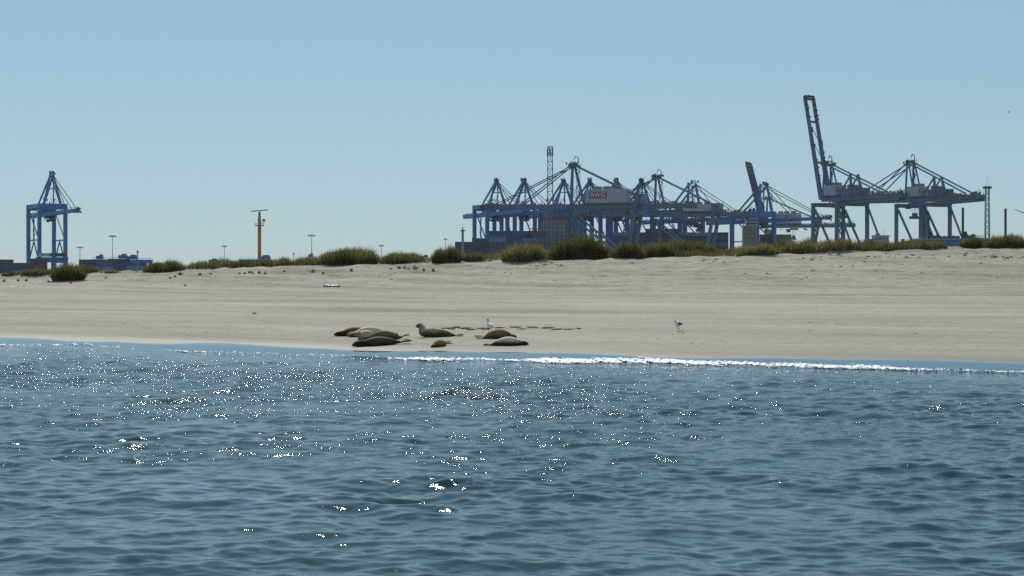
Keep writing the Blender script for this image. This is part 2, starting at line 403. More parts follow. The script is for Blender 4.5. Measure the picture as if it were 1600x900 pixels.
class Crane:
    """u = along the boom, v = along the rails, z = up; metres"""
    def __init__(s, loc, d, label, group, mat, mat2=None):
        s.root = empty('container_crane', loc, math.atan2(d[1], d[0]))
        tag(s.root, label, 'crane', group); s.m = mat
    def bar(s, name, p0, p1, wd, h=None, mat=None, **k):
        b = MB(); b.bar(p0, p1, wd, h, **k); return b.build(name, mat or s.m, s.root)
    def parts(s, name, segs, mat=None):
        b = MB()
        for q in segs: b.bar(*q)
        return b.build(name, mat or s.m, s.root)
    def box(s, name, c, size, mat=None, parent=None):
        b = MB(); b.box(c, size); return b.build(name, mat or s.m, parent or s.root)
    def rail(s, u0, u1, v, z, h=1.2, step=4.0, mat=None):
        b = MB(); b.bar((u0, v, z + h), (u1, v, z + h), .16); b.bar((u0, v, z + h * .5), (u1, v, z + h * .5), .12)
        n = max(2, int(abs(u1 - u0) / step))
        for i in range(n + 1):
            u = u0 + (u1 - u0) * i / n; b.bar((u, v, z), (u, v, z + h), .14)
        o = b.build('handrail', mat or M['tan'], s.root); o['kind'] = 'stuff'; return o
    def stair(s, u, v, z0, z1, mat=None, wd=2.6, fl=3.4, name='stair'):
        b = MB(); z = z0; k = 0
        for du in (-wd / 2, wd / 2): b.bar((u + du, v, z0), (u + du, v, z1), .22)
        while z < z1 - 0.5:
            zz = min(z + fl, z1); a = -wd / 2 if k % 2 == 0 else wd / 2
            b.bar((u + a, v, z), (u - a, v, zz), .8, .3); b.box((u - a, v, zz), (1.3, 1.6, .25))
            b.bar((u - a, v - .6, zz + 1.1), (u + a, v - .6, zz + 1.1), .12)
            z = zz; k += 1
        return b.build(name, mat or M['steel_dark'], s.root)
    def clutter(s, name, c, spread, n, seed, mat):
        q = random.Random(seed); b = MB()
        for _ in range(n):
            b.box((c[0] + q.uniform(-1, 1) * spread[0], c[1] + q.uniform(-1, 1) * spread[1], c[2] + q.uniform(0, 1) * spread[2]),
                  (q.uniform(.5, 1.7), q.uniform(.5, 1.7), q.uniform(.4, 1.6)))
            u, v_ = c[0] + q.uniform(-1, 1) * spread[0], c[1] + q.uniform(-1, 1) * spread[1]
            b.bar((u, v_, c[2]), (u, v_, c[2] + q.uniform(.8, 1.4) * spread[2]), .16)
        o = b.build(name, mat, s.root); o['kind'] = 'stuff'; return o
    def sign(s, house, c, axis, wd):
        """red panel with RWG lettering; axis 'side' faces +v and reads along -u, 'rear' faces -u and reads along -v"""
        hgt = wd * 0.36; b = MB()
        if axis == 'side':
            b.box((c[0], c[1] + .1, c[2]), (wd, .2, hgt)); mp = lambda p: (c[0] - p.x, c[1] + .2 + p.z + .04, c[2] + p.y)
        else:
            b.box((c[0] - .1, c[1], c[2]), (.2, wd, hgt)); mp = lambda p: (c[0] - .2 - p.z - .04, c[1] - p.x, c[2] + p.y)
        k = wd * 0.37; vs, fsx = RWG_TXT
        b.add([mp(Vector((p.x * k, p.y * k, p.z))) for p in vs], fsx, 1)
        return b.build('sign', (M['sign_red'], M['letter']), house)

def blue_crane(pxc, Y, theta, label, group=None, g=30.0, wd=17.5, top=59.5, apex=82.0, out=72.0, back=38.0, base=3.0, wide=False, seed=0, mat=None, platform=True):
    th = R(theta); d = (math.sin(th), -math.cos(th))
    loc = px(pxc, HORIZON, Y); loc.z = 0
    c = Crane(loc, d, label, group, mat or M['blue'])
    h = wd / 2; L = 2.9
    for u in (0, -g):
        for v in (-h, h): c.bar('leg', (u, v, base), (u, v, top), L, L * .86)
    for v in (-h, h):
        c.bar('sill_beam', (L * .43 + .01 - g, v, 17.6), (-L * .43 - .01, v, 17.6), 1.4, 2.0)
        c.bar('tie_beam', (-g + L * .43 + .01, v, 33.5), (-L * .43 - .01, v, 33.5), .7, .9)
        c.bar('brace', (-g * .08, v, 34.5), (-g * .86, v, top - 6), .75)
        c.bar('brace', (-g * .1, v, 19), (-g * .5, v, 32.8), .75)
        c.bar('brace', (-g * .9, v, 19), (-g * .5, v, 32.8), .75)
        c.bar('top_beam', (-g + L * .43, v, top - 1.6), (-L * .43, v, top - 1.6), 1.9, 3.0)
        c.stair(-g * .5, v, 33.9, top - 10, M['steel_dark']) if v < 0 else None
    for u in (0, -g):
        c.bar('portal_beam', (u, -h + L / 2, top - 2.2), (u, h - L / 2, top - 2.2), 2.3, 4.3)
        c.bar('portal_beam', (u, -h + L / 2, 18.5), (u, h - L / 2, 18.5), 2.0, 3.0)
    zb = top - 7.4
    c.bar('girder', (-g - back, 0, zb), (1.5, 0, zb), 4.6, 3.2)
    c.bar('boom', (1.9, 0, zb), (out, 0, zb + .4), 4.4, 3.0, h1=2.0)
    for u in (0, -g):
        for v in (-1.8, 1.8): c.bar('hanger', (u, v, zb + 1.5), (u, v, top - 4.2), .9)
    c.rail(-g - back, 0, 2.9, zb + 1.6, mat=M['blue']); c.rail(3, out, -2.7, zb + 1.5, mat=M['blue'])
    c.clutter('boom_tip', (out - 3, 0, zb - 1.2), (4.0, 2.6, 3.6), 12, seed + 1, M['steel_dark'])
    c.clutter('girder_end', (-g - back + 3, 0, zb - 1), (3, 2.4, 3), 8, seed + 2, M['steel_dark'])
    # machinery on the deck between the legs, trolley with cab under the girder
    c.box('machinery_house', (-g * .62, 0, zb + 4.6), (12, 7.5, 5.6), M['blue2'])
    tr = c.box('trolley', (-g * .45 + (seed % 3) * 6, 0, zb - 2.6), (9, 6.2, 1.8), M['steel_dark'])
    c.box('cab', (-g * .45 + (seed % 3) * 6 + 6, 0, zb - 4.2), (3, 2.8, 3), M['steel_dark'], tr)
    c.clutter('trolley_gear', (-g * .45 + (seed % 3) * 6, 0, zb - 5.5), (5, 4, 2.0), 10, seed + 3, M['steel_dark'])
    aw = 3.2 if wide else 0.9
    for sgn in (-1, 1):
        c.bar('apex_leg', (0, sgn * 6.2, top), (-2.0, sgn * aw, apex), 1.6, 1.6, w1=1.2, h1=1.2)
        c.bar('backstay', (-2.2, sgn * aw, apex - 1), (-g - 6, sgn * 2.6, top - 4), 1.2, 1.2, w1=.9, h1=.9)
        c.bar('stay', (-1.6, sgn * aw, apex), (out * .48, sgn * 1.9, zb + 1.6), .42, mat=M['stay'])
        c.bar('stay', (-1.6, sgn * aw, apex - .6), (out * .90, sgn * 1.9, zb + 1.4), .42, mat=M['stay'])
    c.bar('apex_tie', (-1, -3.6, (top + apex) / 2), (-1, 3.6, (top + apex) / 2), .7)
    c.clutter('apex_platform', (-2, 0, apex - .6), (2.0, aw + 1.0, 2.6), 11, seed + 4, M['steel_dark'])
    c.stair(-4.5, 2.0, top, apex - 2, M['blue'], wd=1.6, fl=3, name='ladder')
    c.clutter('deck_gear', (-g * .55, 2, top), (5, 5, 4.2), 9, seed + 5, M['blue2'])
    return c

BLUE_G = 'blue container cranes in the row across the harbour'
blue_crane(82, 1481, 28, 'solitary blue container crane standing alone at the far left of the photo', g=32, wd=19.5, top=60.5, apex=82.5, out=66, back=36, base=3, seed=1)
ROW = [(777, 20, 'leftmost blue container crane of the long crane row, peak above the first containers', 0),
       (820, 20, 'blue container crane, second in the row, left of the tall lattice mast', 1),
       (882, 21, 'blue container crane peaking just right of the lattice mast behind grey stays', 2),
       (923, 22, 'blue container crane whose peak shows over the white house with the large red sign', 3),
       (965, 22, 'blue container crane peaking behind the right end of the large white machine house', 4),
       (1004, 23, 'blue container crane with its peak close left of the second grey A frame', 5)]
for i, (x, th, lb, sd_) in enumerate(ROW):
    blue_crane(x, 1530, th, lb, BLUE_G, g=30, wd=16.5, top=62.0, apex=80.0, out=66, back=46, seed=10 + 7 * i)
blue_crane(1084, 1530, 31, 'blue container crane with a wide twin topped peak between the two middle grey cranes', BLUE_G, g=30, wd=17, top=57, apex=78.0, out=68, back=40, wide=True, seed=77)
blue_crane(1196, 1530, 33, 'blue container crane with a wide peak right beside the shorter raised grey boom', BLUE_G, g=30, wd=17, top=56.5, apex=77.0, out=72, back=40, wide=True, seed=91, mat=M['blue2'])

GREY_G = 'grey container cranes with white machine houses'
def grey_crane(pxc, Y, d, label, apex_v=2.6, g=36.0, gtop=45.0, wd=15.0, zg=50.0, apex=79.0, back=83.0, out=58.0, boom='down', lean=14.0,
               house=(-10, -38, 9.0), sign=('side', 11.6), posts=False, pylon=True, seed=0, rear_strut=False, base=3.0, boom_sep=3.2, stripes=True, spread_u=None, stay_end=None, boom_h=3.0, boom_mat='steel'):
    loc = px(pxc, HORIZON, Y); loc.z = 0
    c = Crane(loc, d, label, GREY_G, M['steel'])
    h = wd / 2; L = 2.3 if pylon else 1.9; bs_ = boom_sep
    ztop = zg - (1.8 if pylon else 1.5)
    for v in (-h, h):
        c.bar('leg', (0, v, base), (0, v, ztop), 2.4 if pylon else 1.9, L)
        if pylon:     # slanting landside leg with the box that takes the backstay on top
            c.bar('leg', (-g, v, base), (-gtop, v, zg + 2), 2.3, 2.1)
        else: c.bar('leg', (-g, v, base), (-g, v, ztop), 2.0, L)
        gg = gtop if pylon else g
        c.bar('brace', (-1.8, v, ztop - 4), (-g + 2.4, v, 20), 1.15)
        c.bar('sill_beam', (-1.5, v, 16), (-g + 1, v, 16), 1.6, 2.2)
        if rear_strut: c.bar('strut', (-g - 1.4, v, ztop - 4), (-g - 21, v, 14), .95)
    c.bar('portal_beam', (0, -h + 1.4, ztop - 1.2), (0, h - 1.4, ztop - 1.2), 2.0, 2.6)
    c.bar('portal_beam', (-(gtop if pylon else g), -h + 1.4, ztop - 1.2), (-(gtop if pylon else g), h - 1.4, ztop - 1.2), 1.9, 2.6)
    for v in (-bs_, bs_): c.bar('girder', (-back, v, zg + 1.0), (2.0, v, zg + 1.0), 1.5, 3.0)
    for u in np.linspace(-back + 1, 0, 9): c.bar('girder_tie', (u, -bs_ + .8, zg + 1.0), (u, bs_ - .8, zg + 1.0), 1.0, 1.6)
    if not pylon:
        for v in (-bs_, bs_): c.bar('trolley_runway', (1.0, v, zg - 2.7), (-back + 1.5, v, zg - .9), 1.2, 1.7)
    c.rail(-back, -2, bs_ + 1.7, zg + 2.0); c.rail(-back, -2, -bs_ - 1.7, zg + 2.0)
    c.clutter('girder_gear', (-back * .72, 0, zg + 2.6), (back * .22, 3, 1.6), 26, seed + 1, M['tan'])
    c.clutter('girder_end', (-back + 3, 0, zg + 1.0), (3.2, 3.2, 3.6), 10, seed + 2, M['brown'])
    # boom
    if boom == 'down': bd = Vector((1, 0, 0.015))
    else: bd = Vector((math.sin(R(lean)), 0, math.cos(R(lean))))
    b0 = Vector((3.0, 0, zg + 1.2))
    nrm = Vector((-bd.z, 0, bd.x))
    for v in (-bs_, bs_):
        a = b0 + Vector((0, v, 0)); e = a + bd * out
        t = a + bd * (out * (.80 if stripes else 1.0))
        sw = (lambda q_, r_: (r_, q_)) if boom != 'down' else (lambda q_, r_: (q_, r_))
        w0_, h0_ = sw(1.7, boom_h); w1_, h1_ = sw(1.4, boom_h * .73); w2_, h2_ = sw(1.41, boom_h * .74)
        c.bar('boom_beam', a, t, w0_, h0_, mat=M[boom_mat], w1=w1_, h1=h1_)
        if stripes:
            n = 7; seg = (e - t) / n; bb = MB()
            for k in range(n): bb.bar(t + seg * k, t + seg * (k + 1), w2_, h2_, mi=k % 2)
            bb.build('striped_tip', (M['band_red'], M['band_white']), c.root)
    for f in ((.15, .3, .45, .6, .76, .985) if boom == 'down' else (.36, .76, .985)): c.bar('boom_tie', b0 + bd * (out * f) + Vector((0, -bs_ + .7, 0)), b0 + bd * (out * f) + Vector((0, bs_ - .7, 0)), 1.0, 1.4)
    c.parts('boom_lacing', [(b0 + bd * (out * f) + Vector((0, -bs_, 0)), b0 + bd * (out * (f + .2)) + Vector((0, bs_, 0)), .35) for f in (.38, .55)], M['stay'])
    q = random.Random(seed + 9); bb = MB()
    for k in range(26):
        f = q.uniform(.05, .98); p = b0 + bd * (out * f) + nrm * (1.6 + q.uniform(0, .6)) + Vector((0, q.choice((-1, 1)) * bs_, 0))
        bb.box(p, (.9, .9, .9)); bb.bar(p, p + nrm * 1.3, .16)
    bb.build('boom_gear', M['brown' if boom != 'down' else 'tan'], c.root)['kind'] = 'stuff'
    tip = b0 + bd * out
    c.clutter('boom_tip', (tip.x, 0, tip.z - 1), (1.8, bs_, 2.2), 12, seed + 3, M['steel_dark'])
    # A frame, stays
    for sgn in (-1, 1):
        c.bar('apex_leg', (1.5, sgn * (1.6 if pylon else bs_), zg + 2.5), (0.6, sgn * (1.0 if pylon else apex_v), apex), 1.0, 1.0, w1=.85, h1=.85)
        c.bar('apex_strut', (-7.5, sgn * (1.6 if pylon else bs_), zg + 2.5), (-.6, sgn * (1.0 if pylon else apex_v), apex), .75, .75)
        se = stay_end or (-gtop - 1, zg + 6.8)
        c.bar('backstay', (-.3, sgn * apex_v, apex - .3), (se[0], sgn * bs_, se[1]), .85, .85)
        if boom == 'down':
            c.bar('forestay', (0.8, sgn * apex_v, apex - .4), (out * .62, sgn * bs_, zg + 2.2), .6)
            c.bar('forestay', (0.8, sgn * apex_v, apex - 1.4), (out * .95, sgn * bs_, zg + 2.0), .55, mat=M['stay'])
    c.clutter('apex_platform', (0, 0, apex - 1.2), (4.2, apex_v + .8, 2.6), 16, seed + 4, M['brown'])
    hoop = [(-3.6, 0, apex + 1), (-3.6, 0, apex + 4), (-1.5, 0, apex + 5.2), (-.2, 0, apex + 3.2)]
    c.parts('davit', [(hoop[i], hoop[i + 1], .4) for i in range(3)], M['steel_dark'])
    c.stair(-3.2, 0, zg + 3, apex - 3, M['steel_dark'], wd=2.2, fl=3.6, name='ladder')
    # machine house
    u0, u1, hh = house; zc_ = zg + 3.4 + hh / 2; hw = 4.2 if sign and sign[0] == 'side' else 4.6
    hb = MB(); hb.box(((u0 + u1) / 2, 0, zc_), (abs(u1 - u0), hw * 2, hh))
    hm = hb.build('machinery_house', M['white'], c.root)
    rb = MB()
    for f in (.25, .48, .75): rb.box((u0 + (u1 - u0) * f, 0, zc_ + hh / 2 + .9), (abs(u1 - u0) * .16, 4.5, 1.8))
    rb.build('roof_unit', M['cream'], hm)
    c.box('house_plinth', ((u0 + u1) / 2, 0, zg + 2.9), (abs(u1 - u0) + 2, hw * 2 + 1, .9), M['steel_dark'])
    if sign:
        if sign[0] == 'side': c.sign(hm, (u0 + (u1 - u0) * .30, hw, zc_ + .6), 'side', sign[1])
        else: c.sign(hm, (u1, hw * .25, zc_ + .3), 'rear', sign[1])
    if pylon: c.box('stay_anchor_box', (-gtop - 1, 0, zg + 5.6), (5.6, wd * .78, 7.0))
    if posts:
        for sgn in (-1, 1):
            c.bar('post', (-29, sgn * (bs_ + 1.2), zg + 2.4), (-26, sgn * bs_ * .9, 71.5), 1.5, 1.5, w1=1.2, h1=1.2)
            c.bar('post_strut', (-15, sgn * bs_, zg + 3), (-26, sgn * bs_ * .9, 70.5), .8)
        c.box('winch_house', (-29, 0, zg + 5.0), (15, 9, 4.6), M['steel'])
        b = MB(); b.tube((-24, 3, zg + 8.6), (-24, -3, zg + 8.6), 1.4); b.tube((-29, 3, zg + 8.4), (-29, -3, zg + 8.4), 1.2)
        b.build('rope_drum', M['cream'], c.root)
    # trolley, cab and hanging spreader
    tu = spread_u if spread_u is not None else -g * .6
    t_ = c.box('trolley', (tu, 0, zg - 1.6), (6, 6.5, 1.6), M['tan'])
    c.box('cab', (tu + 4.5, 1.8, zg - 3.2), (3, 2.6, 3), M['brown'], t_)
    sp_ = c.box('spreader', (tu, 0, zg - 10.5), (2.6, 7.5, 1.8), M['brown'])
    b = MB(); b.box((tu, 0, zg - 8.6), (2.2, 3, 2.2))
    for du in (-1, 1):
        for dv in (-1.4, 1.4): b.bar((tu + du, dv, zg - 7.4), (tu + du, dv, zg - 2.5), .14)
    b.build('rope', M['steel_dark'], sp_)
    c.stair(-1.2, h + 2.6 if pylon else -h + 3, 12, zg, M['steel_dark'], wd=2.8)
    c.clutter('underside_gear', (-g * .5, 0, zg - 2.4), (g * .55, 3.6, 1.0), 16, seed + 6, M['tan'])
    return c

dB = (-0.93, 0.37)
grey_crane(896, 1300, dB, 'grey container crane with the largest white house and red sign, banded boom lowered left', seed=100, spread_u=-42, out=60)
grey_crane(1026, 1457, dB, 'middle grey container crane with a plain low white house and slanting rear legs', house=(-22, -44, 5.0), sign=None, seed=200, spread_u=-32, apex=79.5, out=58, back=72)
grey_crane(1200, 1822, dB, 'grey container crane with the shorter raised boom, above the cream ship tower', boom='up', lean=15, out=60, house=(-6, -30, 9.5), sign=('side', 12.5),
           apex=79, zg=52, back=80, seed=300, spread_u=-24, boom_sep=2.6, boom_h=6.2, boom_mat='stay')
dC = (-0.5, 0.866)
grey_crane(1294, 1300, dC, 'grey container crane with the tallest twin boom raised into the sky', boom='up', lean=14, out=70, pylon=False, g=24, wd=25, zg=55, apex=79.5, back=74,
           house=(-1, -13, 6.6), sign=('rear', 6.0), posts=True, rear_strut=True, seed=400, stay_end=(-56, 58.5), spread_u=-14, boom_sep=3.4, stripes=True)
grey_crane(1423, 1326, dC, 'rightmost grey container crane, girder end sticking out over the barge', boom='down', out=64, pylon=False, g=24, wd=25, zg=55.5, apex=82, back=67,
           house=(-1, -13, 6.6), sign=('rear', 6.0), posts=True, rear_strut=True, seed=500, stay_end=(-56, 59), spread_u=-4, boom_sep=3.4, stripes=False)

# ------------------------------------------------------------------ containers and ships
cb_ = MB(); CLn, CW, CH = 12.19, 2.44, 2.59
cb_.box((0, 0, CH / 2), (CLn - .1, CW - .12, CH - .06))
for i in range(14):
    x = -CLn / 2 + .6 + i * (CLn - 1.2) / 13
    for sy in (-1, 1): cb_.box((x, sy * (CW / 2 - .04), CH / 2), (.42, .1, CH - .5))
for sx_ in (-1, 1):
    for sy in (-1, 1): cb_.box((sx_ * (CLn / 2 - .1), sy * (CW / 2 - .1), CH / 2), (.22, .22, CH))
for sy in (-1, 1):
    for z_ in (.1, CH - .1): cb_.box((0, sy * (CW / 2 - .09), z_), (CLn - .5, .19, .2))
CONT_ME = cb_.mesh('container'); CONT_ME.materials.append(CM['navy'])
ORD = ['first', 'second', 'third', 'fourth', 'fifth', 'sixth', 'seventh', 'eighth', 'ninth', 'tenth', 'eleventh', 'twelfth']
def container(x, Y, z, colour, label, group, rz=0.0):
    o = bpy.data.objects.new('shipping_container', CONT_ME); C.objects.link(o)
    o.location = (x, Y, z); o.rotation_euler = (0, 0, rz)
    o.material_slots[0].link = 'OBJECT'; o.material_slots[0].material = CM[colour]
    return tag(o, label, 'shipping container', group)
PAL = ['maroon'] * 6 + ['navy'] * 9 + ['dark blue'] * 7 + ['rust red'] * 2 + ['slate grey'] * 2 + ['brown'] * 2 + ['pale blue']
def nth(i):
    t = ['', 'twenty', 'thirty']; u = ['', 'first', 'second', 'third', 'fourth', 'fifth', 'sixth', 'seventh', 'eighth', 'ninth', 'tenth', 'eleventh', 'twelfth', 'thirteenth', 'fourteenth', 'fifteenth', 'sixteenth', 'seventeenth', 'eighteenth', 'nineteenth']
    return u[i] if i < 20 else ('twentieth' if i == 20 else 'twenty ' + u[i - 20] if i < 30 else 'thirtieth')
def stack(x_px0, ncol, tops, Y, deck, where, group, seed, rows=1):
    """a bay of containers; tops = photo y of the top of each column"""
    q = random.Random(seed); x0 = (x_px0 - 800) / F * Y + CLn / 2
    for k in range(ncol):
        zt = CAMZ + (HORIZON - tops[k]) / F * Y
        n = max(1, int(round((zt - deck) / CH)))
        for t in range(n):
            if t < n - 7 and n > 7: pass
            tier = 'top tier' if t == n - 1 else ORD[n - 1 - t] + ' tier down'
            col = q.choice(PAL)
            container(x0 + k * (CLn + .04), Y + q.uniform(-.12, .12), deck + t * CH, col,
                      (f'{col} container, {tier}, {ORD[k]} column, {where}' if ncol > 1 else f'{col} container, {tier} of the single column {where}'), group)

def ship(name_lbl, x0px, x1px, Y, towers):
    x0, x1 = (x0px - 800) / F * Y, (x1px - 800) / F * Y
    root = empty('container_ship', ((x0 + x1) / 2, Y + 12, 0)); tag(root, name_lbl, 'ship')
    half = (x1 - x0) / 2 + 8; b = MB()
    n = 10; top, bot = [], []
    pts = [(-half, -13.5), (half - 26, -13.5), (half - 8, -7), (half, 0), (half - 8, 7), (half - 26, 13.5), (-half, 13.5)]
    k = len(pts)
    b.add([(p[0], p[1], 0.4) for p in pts] + [(p[0], p[1], 15.6) for p in pts],
          [tuple(range(k - 1, -1, -1)), tuple(range(k, 2 * k))] + [(i, (i + 1) % k, (i + 1) % k + k, i + k) for i in range(k)])
    b.build('hull', M['hull'], root)
    for f in towers: f(root, (x0 + x1) / 2, Y + 12)
    return root

def tower_red(root, cx, cy):
    Y = 1444
    a, b_ = px(846, 385, Y), px(889, 343, Y); w_ = (b_.x - a.x)
    mid = (a.x + b_.x) / 2 - cx; ht = b_.z
    t = MB(); t.box((mid, -4, (15.7 + ht) / 2), (w_, 9, ht - 15.7)); o = t.build('superstructure', M['grey'], root)
    for r_ in range(7):
        z = ht - 3.2 - r_ * 3.0
        for k in range(6):
            wmb = MB(); wmb.box((mid - w_ / 2 + 2.2 + k * (w_ - 4.4) / 5, -8.55, z), (1.5, .2, 1.1)); wmb.build('window', M['glass'], o)
        d = MB(); d.box((mid, -8.75, z - 1.35), (w_ + .4, .5, .18)); d.build('deck_edge', M['white'] if r_ % 2 else M['grey'], o)
    rf = MB(); rf.box((mid, -4, ht + .8), (w_ + 2.4, 11, 1.5)); rf.box((mid + 5, -4, ht + 2.2), (w_ * .45, 6, 1.3)); rf.build('roof', M['red'], root)
    gan = MB()
    for k in range(6): gan.bar((mid - w_ / 2 - 9 + k * 2.6, -6, 22), (mid - w_ / 2 - 9 + k * 2.6, -6, 44 - k % 3 * 2), .3)
    for z in (30, 36, 41): gan.bar((mid - w_ / 2 - 9, -6, z), (mid - w_ / 2, -6, z), .35)
    for z in (30, 36): gan.bar((mid - w_ / 2 - 9, -6, z), (mid - w_ / 2, -6, z + 6), .25)
    gan.build('lashing_bridge', M['brown'], root)
def tower_cream(root, cx, cy):
    Y = 1484
    a, b_ = px(1161, 385, Y), px(1184, 353, Y); w_ = b_.x - a.x; mid = (a.x + b_.x) / 2 - cx
    t = MB(); t.box((mid, -5, (15.7 + b_.z) / 2), (w_, 7, b_.z - 15.7)); o = t.build('superstructure', M['cream'], root)
    br = MB(); br.box((mid + 1, -5, b_.z + 3.0), (w_ * .78, 6.5, 5.8)); br.build('bridge', M['white'], root)
    for k in range(2):
        g_ = MB(); g_.box((mid + 1, -8.4, b_.z + 1.8 + k * 2.4), (w_ * .74, .3, .9)); g_.build('window', M['glass'], root)
    for r_ in range(3):
        for k in range(3):
            g_ = MB(); g_.box((mid - 3 + k * 3, -8.6, b_.z - 3 - 3 * r_), (1.1, .2, 1.0)); g_.build('window', M['glass'], o)
    ms = MB(); ms.tube((mid, -5, b_.z + 5.9), (mid, -5, b_.z + 12), .35, .2); ms.bar((mid - 2.5, -5, b_.z + 10), (mid + 2.5, -5, b_.z + 10), .3); ms.build('mast', M['galv'], root)

ship('long loaded container ship lying behind the dunes, grey tower with red roof amid its load', 708, 935, 1440, [tower_red])
ship('loaded container ship on the right with a cream tower at its right end', 955, 1192, 1480, [tower_cream])
GA = 'containers on the ship with the red roofed tower'
GB = 'containers on the ship with the cream tower'
stack(711, 5, [375, 370, 363, 363, 362], 1432.5, 15.62, 'left of the red roofed tower', GA, 3)
stack(892, 1, [366], 1432.5, 15.62, 'right of the red roofed tower', GA, 5)
stack(831, 1, [361], 1428, 15.62, 'before the red roofed tower', GA, 6)
stack(957, 7, [362, 361, 360, 360, 361, 361, 363], 1472.5, 15.62, 'left of the cream tower', GB, 8)
stack(1187, 2, [366, 367], 1540, 15.62, 'right of the cream tower', 'containers right of the cream ship tower', 9)
GQ = 'containers stacked on the quay at the far left'
stack(-6, 1, [404], 1440, 2.95, 'at the left photo edge', GQ, 12)
stack(20, 2, [409, 405], 1420, 2.95, 'left of the solitary crane', GQ, 13)
stack(124, 4, [407, 407, 408, 409], 1440, 2.95, 'right of the solitary crane', GQ, 14)
stack(198, 1, [415], 1400, 2.95, 'by the stacking cranes', GQ, 15)
# two boxes on the portal platform of the solitary crane
pf = MB(); P0 = px(82, HORIZON, 1481)
pl = px(66, 408, 1470)
for x_, colr, lb, yo in ((72.5, 'white', 'white container low between the legs of the solitary blue crane', 0), (91, 'rust red', 'rust red container beside the white one between the legs of the solitary blue crane', 0)):
    p = px(x_, 401, 1464)
    container(p.x, p.y, p.z, colr, lb, 'containers held between the legs of the solitary crane', R(0))
pp = px(81.5, 402.2, 1464)
pf.box((pp.x, pp.y, pp.z - .3), (23.5, 4, .9)); 
for dx in (-11, 0, 11): pf.box((pp.x + dx, pp.y, (pp.z - .75 + 3) / 2), (1.0, 2.2, pp.z - 3.75))
tag(pf.build('loading_platform', M['blue']), 'low blue steel platform between the legs of the solitary blue crane', 'platform')

# ------------------------------------------------------------------ blue stacking cranes on the yard
def stacking_crane(x0, x1, ytop, Y, label, boxf=.5):
    a, b = px(x0, ytop, Y), px(x1, ytop, Y); wd = b.x - a.x; H = a.z
    r_ = empty('stacking_crane', ((a.x + b.x) / 2, Y, 2.95)); tag(r_, label, 'crane', 'low blue stacking cranes in the container yard')
    H -= 2.95
    for sx_ in (-1, 1):
        for sy in (-5, 5):
            q = MB(); q.bar((sx_ * (wd / 2 - 1), sy, 0), (sx_ * (wd / 2 - 1), sy, H - 2.6), 1.5); q.build('leg', M['blue'], r_)
    for sy in (-4, 4):
        q = MB(); q.bar((-wd / 2, sy, H - 1.4), (wd / 2, sy, H - 1.4), 1.6, 2.5); q.build('girder', M['blue'], r_)
    for sx_ in (-1, 1):
        q = MB(); q.bar((sx_ * (wd / 2 - 1), -5, 1.5), (sx_ * (wd / 2 - 1), 5, 1.5), 1.4); q.build('sill_beam', M['blue'], r_)
    q = MB(); q.box((wd * (boxf - .5), 0, H + 1.3), (min(9, wd * .4), 8.5, 2.4)); q.box((wd * (boxf - .5) + 1, 0, H + 3.0), (min(5, wd * .22), 5, 1.2)); q.build('trolley', M['blue2'], r_)
    for sy in (-5, 5):
        q = MB(); q.bar((-wd / 2, sy, H + 1.0), (wd / 2, sy, H + 1.0), .14)
        for k in range(8): q.bar((-wd / 2 + k * wd / 7, sy, H - .2), (-wd / 2 + k * wd / 7, sy, H + 1), .12)
        q.build('handrail', M['blue2'], r_)
stacking_crane(146, 166, 405, 1500, 'low blue stacking crane nearest the solitary crane, above the left containers')
stacking_crane(171, 199, 404, 1500, 'blue stacking crane with a raised trolley under the tallest left light mast', .75)
stacking_crane(199, 237, 405.5, 1500, 'widest blue stacking crane beside the rightmost left container', .2)
stacking_crane(311, 343, 410, 1800, 'small blue stacking crane showing over the grass left of the ochre radar tower', .7)
stacking_crane(374, 424, 405, 1700, 'blue stacking crane directly behind the ochre radar tower', .8)
stacking_crane(478, 493, 402, 1700, 'narrow blue stacking crane under the slim light mast, left of the tall grass', .5)
stacking_crane(652, 676, 404, 1900, 'distant blue stacking crane seen in the gap left of the rounded bush', .5)

# ------------------------------------------------------------------ masts
def light_mast(x, ytop, Y, label, head=9.0, r=.32, ground=2.95):
    p = px(x, ytop, Y); o = empty('light_mast', (p.x, Y, ground)); tag(o, label, 'light mast', 'tall light masts in the port')
    H = p.z - ground; head *= .62
    q = MB(); q.tube((0, 0, 0), (0, 0, H), r, r * .55, 8); q.build('pole', M['galv'], o)
    q = MB()
    for k in range(8):
        a = k * math.pi / 4; q.bar((0, 0, H - .3), (math.cos(a) * head / 2, math.sin(a) * head / 2, H - .6), .22)
        a2 = a + math.pi / 4
        q.bar((math.cos(a) * head / 2, math.sin(a) * head / 2, H - .6), (math.cos(a2) * head / 2, math.sin(a2) * head / 2, H - .6), .25)
    q.build('head_ring', M['galv'], o)
    for k in range(8):
        a = k * math.pi / 4
        q = MB(); q.box((math.cos(a) * head / 2, math.sin(a) * head / 2, H - 1.3), (.9, .9, .6), rz=a); q.build('lamp', M['galv'], o)
light_mast(125, 385, 1900, 'short light mast just right of the solitary blue crane', 9, .45)
light_mast(176, 367, 1500, 'tallest light mast on the left, behind the blue stacking cranes', 8)
light_mast(351, 383, 1700, 'light mast standing left of the ochre radar tower', 6)
light_mast(487, 366, 1500, 'slim light mast right of the ochre radar tower', 8)
light_mast(596, 382, 1700, 'light mast rising between the two dune grass thickets', 6)
light_mast(696, 372, 1900, 'faint light mast behind the rounded green bush', 5, .3)
light_mast(459, 394, 1500, 'bare short mast between radar tower and slim light mast', 1.2, .4)
light_mast(215, 391, 1400, 'short dark mast on the yard at the right end of the stacking cranes', 1.4, .6)

